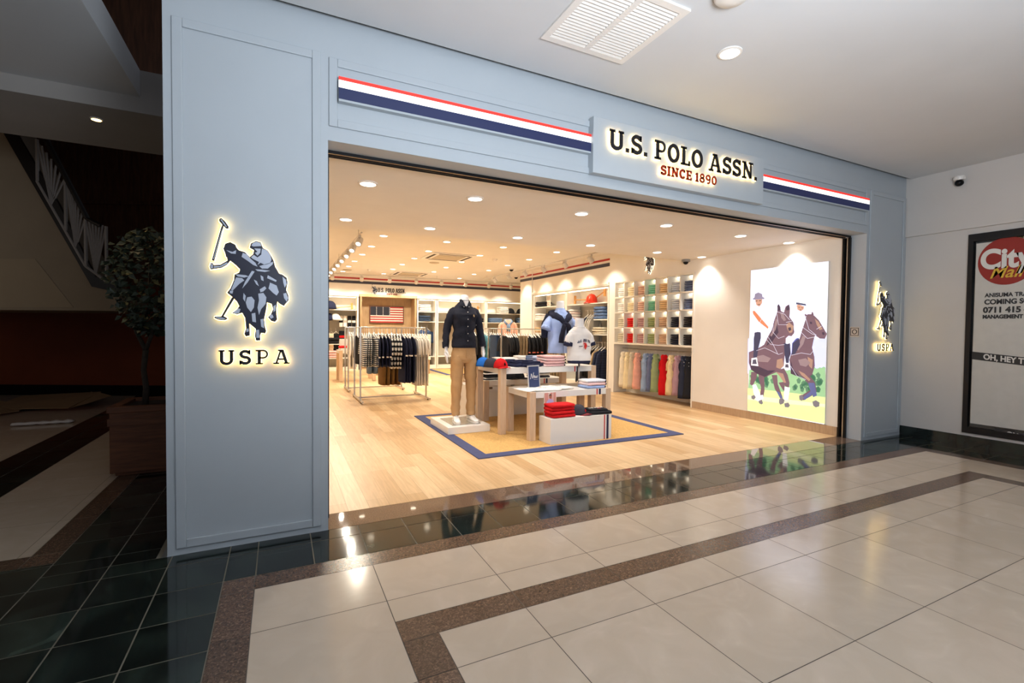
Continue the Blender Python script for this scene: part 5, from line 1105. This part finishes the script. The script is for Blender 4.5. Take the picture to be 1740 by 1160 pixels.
for nm, z, yA, yB in (('upper', 1.74, 4.95, 5.95), ('lower', 1.02, 4.93, 6.4)):
    t = thing('hanging_rail', 'chrome %s clothes rail in the right-wall unit under the red helmet' % nm, 'clothes rail', (6.40, yA, z)); MB().tube([(0,0,0),(0,yB-yA,0)], .010, 8).mk('rail', M_steel, t)
    for y_ in (.1, yB-yA-.1): MB().tube([(0,y_,0),(.24,y_,.0)], .008, 6).mk('bracket', M_steel, t)
rg(1001, 1.74, F('quilt_navy', (44,50,72)), 'navy quilted vest on the upper rail beside the white bust', .55, .40, 'vest', 0, .09, rz=.3)
for i, px in enumerate((1006, 1010, 1013)): rg(px, 1.74, C_grey, 'pale grey cardigan on the upper rail, %s' % ['leftmost','middle one','rightmost'][i], .62, .40, 'cardigan', .45, .05, group='grey cardigans on the upper rail', rz=.3)
for i, px in enumerate((1007, 1011, 1015)): rg(px, 1.02, C_black, 'black jacket on the lower rail beside the white bust, %s' % ['leftmost','middle one','rightmost'][i], .72, .42, 'jacket', .5, .06, group='black jackets on the lower rail', rz=.25)
rg(1020, 1.02, F('camel', (206,178,138)), 'camel jacket hanging between black and navy jackets', .82, .40, 'jacket', .55, .06, rz=.25)
qn = striped('quilt', (46,52,74), (32,36,54), .055, .8)
for i, px in enumerate((1026, 1031)): rg(px, 1.02, qn, 'navy puffer jacket at the right end of the lower rail, %s' % ['left one','right one'][i], .78, .42, 'jacket', .55, .11, group='navy puffer jackets', rz=.25)
for i, px in enumerate((990, 996)): rg(px, 1.02, C_char, 'dark trousers-like garment low behind the bust pole, %s' % ['left one','right one'][i], .80, .36, 'garment', 0, .09, group='dark garments behind the bust pole', rz=.2)

# ================================================================== MANNEQUINS
def skin(name, m, parent, verts, edges, sub=2):
    me = bpy.data.meshes.new(name); me.from_pydata([v[:3] for v in verts], edges, []); me.materials.append(m)
    o = bpy.data.objects.new(name, me); C.objects.link(o); o.parent = parent
    mo = o.modifiers.new('skin', 'SKIN'); sd = me.skin_vertices[0].data
    for i, v in enumerate(verts):
        r = v[3]; sd[i].radius = (r, r) if not isinstance(r, tuple) else r; sd[i].use_root = (i == 0)
    s_ = o.modifiers.new('sub', 'SUBSURF'); s_.levels = sub; s_.render_levels = sub
    # bake to plain mesh
    dg = bpy.context.evaluated_depsgraph_get(); nm = bpy.data.meshes.new_from_object(o.evaluated_get(dg)); o.modifiers.clear(); o.data = nm
    nm.polygons.foreach_set('use_smooth', [True]*len(nm.polygons)); return o
mq = thing('mannequin', 'headless white mannequin in dark navy shirt and tan chinos on a low plinth', 'mannequin', (2.12, 2.50, .105), -.05)
V = [(0,0,.93,(.12,.09)), (0,0,1.18,(.12,.09)), (0,0,1.34,(.11,.08)), (0,-.01,1.47,.058), (0,-.015,1.56,.064), (0,-.015,1.635,.062)]; Ed = [(0,1),(1,2),(2,3),(3,4),(4,5)]
def addv(v, e): V.append(v); Ed.append((e, len(V)-1)); return len(V)-1
for s_ in (-1, 1):
    a = addv((s_*.135,0,1.385,.034), 2); a = addv((s_*.232,.02,1.18,.032), a); a = addv((s_*.262,-.03,.96,.025), a)
    hnd = addv((s_*.264,-.045,.905,(.030,.020)), a); pm = addv((s_*.264,-.052,.865,(.036,.018)), hnd)
    th = addv((s_*.250,-.085,.885,.011), hnd); th = addv((s_*.244,-.105,.855,.010), th); addv((s_*.243,-.112,.83,.008), th)
    for fi, (dy, L_) in enumerate(((-.030,.070),(-.010,.080),(.010,.075),(.028,.058))):
        k = addv((s_*.262,-.055+dy,.835,.0095), pm); k = addv((s_*.258,-.060+dy*1.05,.835-L_*.5,.0088), k); addv((s_*.250,-.062+dy*1.05,.835-L_,.007), k)
    l = addv((s_*.085,0,.80,.07), 0); l = addv((s_*.10,-.01,.46,.05), l); l = addv((s_*.105,.03,.10,.034), l); addv((s_*.108,-.03,.05,.034), l)
skin('body', M_man, mq, V, Ed)
M_shirt = mat('fabric_navy_shirt', (29,31,42), .8, 0, .10, 9, bump=.5, bscale=26, spec=.25)
q = MB()
lk(q, [(0,0,.950,.176,.128),(0,0,.975,.176,.128),(0,0,1.08,.158,.120),(0,0,1.18,.150,.114),(0,-.005,1.30,.172,.124),(0,-.005,1.37,.188,.124),(0,0,1.425,.172,.110),(0,0,1.465,.132,.090),(0,0,1.500,.090,.076),(0,-.005,1.525,.072,.068)], 36, 4, .020, 3, sq=2.2, freq=11)
for s_ in (-1, 1):
    limb(q, [(s_*.120,0,1.420,.050),(s_*.160,0,1.395,.058),(s_*.190,.005,1.345,.060),(s_*.218,.02,1.25,.055),(s_*.240,.025,1.16,.050),(s_*.254,.0,1.07,.046),(s_*.264,-.03,.965,.042)], 18, .014, 5*s_, .95)
q.mk('shirt', M_shirt, mq, smooth=True)
q = MB()
for s_ in (-1, 1):
    q.add([(s_*.004,-.088,1.475),(s_*.040,-.098,1.462),(s_*.078,-.078,1.488),(s_*.070,-.030,1.548),(s_*.050,.02,1.562),(s_*.045,-.035,1.560),(s_*.025,-.066,1.530)], [(0,1,2,6),(2,3,5,6),(3,4,5)])
    q.add([(s_*.004,-.094,1.475),(s_*.040,-.104,1.462),(s_*.082,-.082,1.488),(s_*.075,-.030,1.545),(s_*.050,.03,1.555),(s_*.045,-.03,1.563),(s_*.025,-.068,1.533)], [(6,2,1,0),(6,5,3,2),(5,4,3)])
q.lathe([(.074,1.515),(.068,1.548),(.064,1.563),(.060,1.560),(.066,1.52)], 0, -.004, 24, cap=False)
q.mk('collar', M_shirt, mq)
q = MB()
for z in (1.40,1.31,1.22,1.13,1.04): y = -.118 if z > 1.35 else -.128 if z > 1.2 else -.130; q.ball((.012, y-.010, z), .0062, .004, .0062, 8, 5)
for s_ in (-1, 1): q.ball((s_*.036,-.106,1.467), .0045, .004, .0045, 8, 5)
q.mk('buttons', M_white, mq)
q = MB(); q.ribbon([(.012,.962),(.010,1.12),(.010,1.30),(.006,1.42),(.002,1.475)], .030, -.128, -.112); 
q.v = [(x, y+(.022 if z > 1.40 else .006 if z > 1.33 or z < 1.25 else 0)-.006, z) for x, y, z in q.v]; q.mk('placket', M_shirt, mq)
q = MB(); q.prism([(.088,1.352),(.094,1.372),(.102,1.366),(.110,1.345),(.104,1.338),(.098,1.345)], -.131, -.10, 'xz'); o = q.mk('chest_badge', mat('badge_gold', (200,170,120), .6, 0, .1), mq)
for s_ in (-1,1):
    q = MB(); limb(q, [(s_*.265,-.012,1.02,.0455),(s_*.267,-.034,.952,.0445)], 18, 0, 0, .95, cap=False); q.mk('cuff', M_shirt, mq, smooth=True)
M_chino = mat('fabric_chino', (186,148,104), .85, 0, .08, 8, bump=.5, bscale=22, spec=.2)
q = MB(); lk(q, [(0,0,.99,.160,.112),(0,0,.95,.158,.112),(0,0,.86,.172,.118),(0,0,.80,.178,.116),(0,0,.755,.15,.09)], 32, 4, .008, 2, sq=2.3)
for s_ in (-1, 1):
    lk(q, [(s_*.088,0,.86,.080,.105),(s_*.092,0,.74,.090,.105),(s_*.098,0,.60,.084,.092),(s_*.104,-.005,.46,.074,.080),(s_*.106,.005,.32,.066,.072),(s_*.108,.01,.20,.060,.066),(s_*.108,.01,.135,.060,.064),(s_*.108,.008,.11,.064,.066),(s_*.108,.005,.085,.056,.060)], 24, 4, .016, 4+s_, freq=9)
q.mk('chinos', M_chino, mq, smooth=True)
q = MB(); q.box(-.006,.006,-.130,-.118,.82,.93); q.mk('fly_seam', M_chino, mq)
for s_ in (-1, 1):
    q = MB(); rings = []
    for k, (y, wd, z1) in enumerate(((.085,.030,.075),(.07,.036,.085),(.02,.040,.095),(-.03,.040,.085),(-.08,.043,.062),(-.13,.044,.050),(-.17,.036,.042),(-.19,.018,.032))):
        rings.append([(s_*.110+s_*(-y)*.12+wd*math.copysign(abs(math.cos(a))**.7, math.cos(a)), y, .016+max(0, (z1-.016))*(.5+.5*math.sin(a))) for a in [2*PI*j/14 for j in range(14)]])
    q.loft(rings); sh2 = q.mk('shoe', mat('white_leather', (238,234,228), .4, 0, .02), mq, smooth=True)
    q = MB(); q.loft([[(p[0], p[1], .0 if i == 0 else .018) for p in [(s_*.110+s_*(-y)*.12+w2*c, y) for y, w2, c in ((.09,.032,1),(.03,.043,1),(-.08,.047,1),(-.15,.045,1),(-.192,.022,1),(-.192,.022,-1),(-.15,.045,-1),(-.08,.047,-1),(.03,.043,-1),(.09,.032,-1))]] for i in range(2)]); q.mk('sole', mat('sole_white', (226,220,210), .6, 0, .03), sh2)
    q = MB()
    for k in range(4): y = -.045-k*.022; q.tube([(s_*.110-s_*y*.12-.02, y, .080-k*.006), (s_*.110-s_*y*.12, y-.004, .090-k*.007), (s_*.110-s_*y*.12+.02, y, .080-k*.006)], .003, 5)
    q.mk('laces', M_white, sh2)
q = MB(); q.prism([(-.036,1.545),(0,1.452),(.036,1.545)], -.097, -.060, 'xz'); o = q.mk('open_neckline', M_man, mq); o['label'] = 'white chest showing in the open collar'
pb = thing('mannequin_plinth', 'low white square plinth under the tall mannequin', 'plinth', (2.10, 2.60, .0125))
MB().box(-.275,.275,-.375,.375,0,.085).mk('plinth', M_ttop, pb, bevel=.003); MB().box(-.19,.19,-.28,.22,.085,.092).mk('steel_base_plate', mat('satin_plate', (180,176,166), .25, .7, .03), pb)
# bust in printed white T-shirt
mq.scale = (.93, .96, 1)
bt = thing('torso_mannequin', 'white bust in a white printed T-shirt on a chrome pole', 'mannequin', (X(984,1.93), 1.93, Hl+.002), .05)
zc = Hl+.002
q = MB(); lk(q, [(0,0,.34,.13,.09),(0,0,.46,.14,.095),(0,0,.60,.165,.105),(0,0,.70,.16,.09),(0,0,.755,.07,.06),(0,0,.80,.058,.056),(0,0,.872,.054,.054)], 28, 3); q.mk('torso', M_man, bt, smooth=True)
q = MB(); q.tube([(0,0,.0),(0,0,.34)], .013, 10); q.mk('pole', M_steel, bt, smooth=True); MB().lathe([(.15,0),(.15,.006),(.02,.012)], n=28).mk('foot_disc', M_steel, bt)
q = MB(); lk(q, [(0,0,.325,.168,.112),(0,0,.36,.170,.115),(0,0,.40,.163,.112),(0,0,.50,.160,.112),(0,0,.60,.168,.118),(0,0,.665,.165,.108),(0,0,.715,.140,.088),(0,0,.745,.088,.072),(0,0,.762,.072,.068)], 32, 4, .016, 8, sq=2.2, freq=11)
for s_ in (-1, 1): limb(q, [(s_*.115,0,.660,.056),(s_*.155,-.005,.615,.062),(s_*.183,-.01,.545,.060)], 16, .008, s_, .95)
q.mk('tshirt', mat('fabric_tee_white', (226,222,218), .85, 0, .03, 8, bump=.4, bscale=22, spec=.2), bt, smooth=True)
for s_ in (-1, 1):
    q = MB(); limb(q, [(s_*.178,-.009,.560,.0615),(s_*.190,-.012,.515,.061)], 16, 0, 0, .95); q.mk('sleeve_cuff', C_navy, bt, smooth=True)
q = MB(); lk(q, [(0,0,.327,.160,.108),(0,0,.300,.165,.11),(0,0,.288,.150,.10)], 28, 1, sq=2.2); q.mk('navy_hem', C_navy, bt, smooth=True)
q = MB(); q.tube([(.074*math.cos(a), .070*math.sin(a), .763+.008*math.sin(a)) for a in [2*PI*k/20 for k in range(21)]], .004, 5); q.mk('collar_band', C_navy, bt)
def bend(o, R=.17, yo=0):
    """wrap a flat print round the chest"""
    for v in o.data.vertices:
        x = v.co.x; v.co.y += R-math.sqrt(max(.0001, R*R-x*x*.9))
q = MB(); Wt = 'U.S. POLO ASSN'; n_ = len(Wt)
for i, ch in enumerate(Wt):
    u = (i-(n_-1)/2)/(n_-1); ang = -u*1.3; cx, czz = .125*math.sin(-ang)*1.2, .590+.06*(math.cos(ang)-1)*1.9
    if ch == ' ': continue
    g3 = MB(); slab(g3, ch, -.0068, .0068, -.018, .018, -.1285, -.1265); R3 = Matrix.Rotation(-ang*.8, 4, 'Y').inverted()
    g3.v = [tuple(Matrix.Rotation(-(-ang*.8), 4, 'Y') @ Vector((v[0], 0, v[2]))+Vector((cx, v[1], czz))) for v in g3.v]; q.add(g3.v, g3.f)
o = q.mk('chest_lettering', M_navy, bt); bend(o)
q = MB()
for s3 in EM_S: q.prism([(x*.11, .470+z*.11) for x, z in s3], -.1300, -.1275, 'xz')
q.v = [(x, y, z) for x, y, z in q.v]; o = q.mk('red_rider_print', M_red, bt); bend(o)
q = MB(); q.box(-.085,-.04,-.129,-.127,.508,.516); q.box(.04,.085,-.129,-.127,.508,.516); o = q.mk('small_print', M_navy, bt); bend(o)
# bust in light blue shirt with navy sweater on the shoulders
bb_ = thing('torso_mannequin', 'white bust in light blue shirt with navy sweater tied round the neck', 'mannequin', (X(951,2.50), 2.50, Hh+.002), -.05)
q = MB(); lk(q, [(0,0,.22,.13,.09),(0,0,.40,.145,.1),(0,0,.56,.165,.1),(0,0,.66,.17,.09),(0,0,.72,.07,.06),(0,0,.80,.058,.056),(0,0,.875,.054,.054)], 28, 3); q.mk('torso', M_man, bb_, smooth=True)
q = MB(); q.tube([(0,0,0),(0,0,.23)], .013, 10); q.mk('pole', M_steel, bb_); MB().lathe([(.13,0),(.13,.006),(.02,.012)], n=28).mk('foot_disc', M_steel, bb_)
M_ox = mat('fabric_oxford_blue', (146,168,212), .85, 0, .06, 8, bump=.5, bscale=22, spec=.2)
q = MB(); lk(q, [(0,0,.145,.178,.122),(0,0,.18,.182,.125),(0,0,.30,.178,.122),(0,0,.45,.176,.122),(0,0,.56,.190,.122),(0,0,.635,.192,.112),(0,0,.69,.140,.09),(0,0,.725,.085,.072),(0,0,.742,.074,.068)], 32, 4, .022, 15, sq=2.2, freq=10)
for s_ in (-1, 1): limb(q, [(s_*.130,0,.630,.058),(s_*.180,-.005,.57,.068),(s_*.225,-.012,.49,.070)], 16, .010, s_+3, .95)
q.mk('shirt', M_ox, bb_, smooth=True)
for s_ in (-1, 1): q = MB(); limb(q, [(s_*.216,-.010,.512,.0725),(s_*.232,-.013,.475,.074)], 16, .003, 1, .95); q.mk('rolled_cuff', M_ox, bb_, smooth=True)
q = MB()
for s_ in (-1, 1): q.add([(s_*.004,-.085,.690),(s_*.042,-.100,.672),(s_*.076,-.075,.705),(s_*.070,-.02,.758),(s_*.05,-.035,.772),(s_*.022,-.064,.745)], [(0,1,2,5),(2,3,4,5)])
q.lathe([(.074,.725),(.068,.760),(.062,.775),(.060,.77)], n=24, cap=False); q.mk('collar', M_ox, bb_)
q = MB(); q.ribbon([(.004,.15),(.004,.66)], .028, -.131, -.122); q.mk('placket', M_ox, bb_)
M_knit = mat('fabric_navy_knit', (42,44,58), .95, 0, .1, 20, bump=.6, bscale=60, spec=.1)
q = MB(); limb(q, [(-.01,-.140,.575,.032),(-.06,-.115,.630,.044),(-.115,-.05,.665,.056),(-.125,.03,.685,.062),(-.05,.085,.70,.06),(.05,.085,.70,.06),(.125,.03,.685,.062),(.115,-.05,.665,.056),(.06,-.115,.630,.044),(.01,-.140,.575,.032)], 14, .008, 2, .75)
q.ball((.0,-.148,.555), .040, .028, .034, 12, 8)
limb(q, [(-.01,-.155,.545,.032),(-.030,-.150,.46,.036),(-.05,-.142,.36,.040),(-.055,-.138,.29,.041)], 12, .006, 4, .55)
limb(q, [(.01,-.150,.56,.030),(.05,-.150,.53,.036),(.075,-.140,.45,.040),(.085,-.13,.40,.040)], 12, .006, 4, .6)
limb(q, [(-.14,.06,.68,.05),(-.20,.07,.55,.06),(-.21,.07,.36,.05)], 12, .01, 6, .8); limb(q, [(.14,.06,.68,.05),(.20,.07,.55,.06),(.205,.07,.40,.05)], 12, .01, 6, .8)
q.mk('tied_sweater', M_knit, bb_, smooth=True)
# far bust in peach sweatshirt
YP = 8.9; xp = at(863,560,y=YP).x
pe = thing('torso_mannequin', 'distant bust in peach sweatshirt with blue sleeves tied at the neck', 'mannequin', (xp, YP, 0), -.3)
M_peach = F('peach', (240,186,164)); q = MB(); q.tube([(0,0,0),(0,0,1.0)], .015, 8); q.mk('pole', M_steel, pe); MB().lathe([(.16,0),(.16,.01),(.02,.015)], n=20).mk('foot_disc', M_steel, pe)
q = MB(); lk(q, [(0,0,.98,.18,.12),(0,0,1.2,.17,.115),(0,0,1.38,.19,.12),(0,0,1.45,.185,.11),(0,0,1.52,.12,.08),(0,0,1.56,.07,.06)], 24, 3, .012, 30)
for s_ in (-1, 1): limb(q, [(s_*.14,0,1.45,.06),(s_*.21,0,1.38,.062),(s_*.24,0,1.15,.052),(s_*.235,-.03,.95,.045)], 12, .008, s_)
q.mk('sweatshirt', M_peach, pe, smooth=True)
q = MB(); q.tube([(-.04,-.12,1.42),(-.11,-.07,1.50),(-.09,.03,1.55),(.09,.03,1.55),(.11,-.07,1.50),(.04,-.12,1.42)], .03, 8); q.tube([(-.02,-.13,1.43),(-.03,-.14,1.25)], .03, 8); q.tube([(.02,-.13,1.43),(.03,-.14,1.22)], .028, 8); q.mk('tied_sleeves', F('sleeve_blue', (130,156,186)), pe, smooth=True)
# prototypes leave the scene
bpy.context.view_layer.update()
for o in KILL: tree_remove(o)
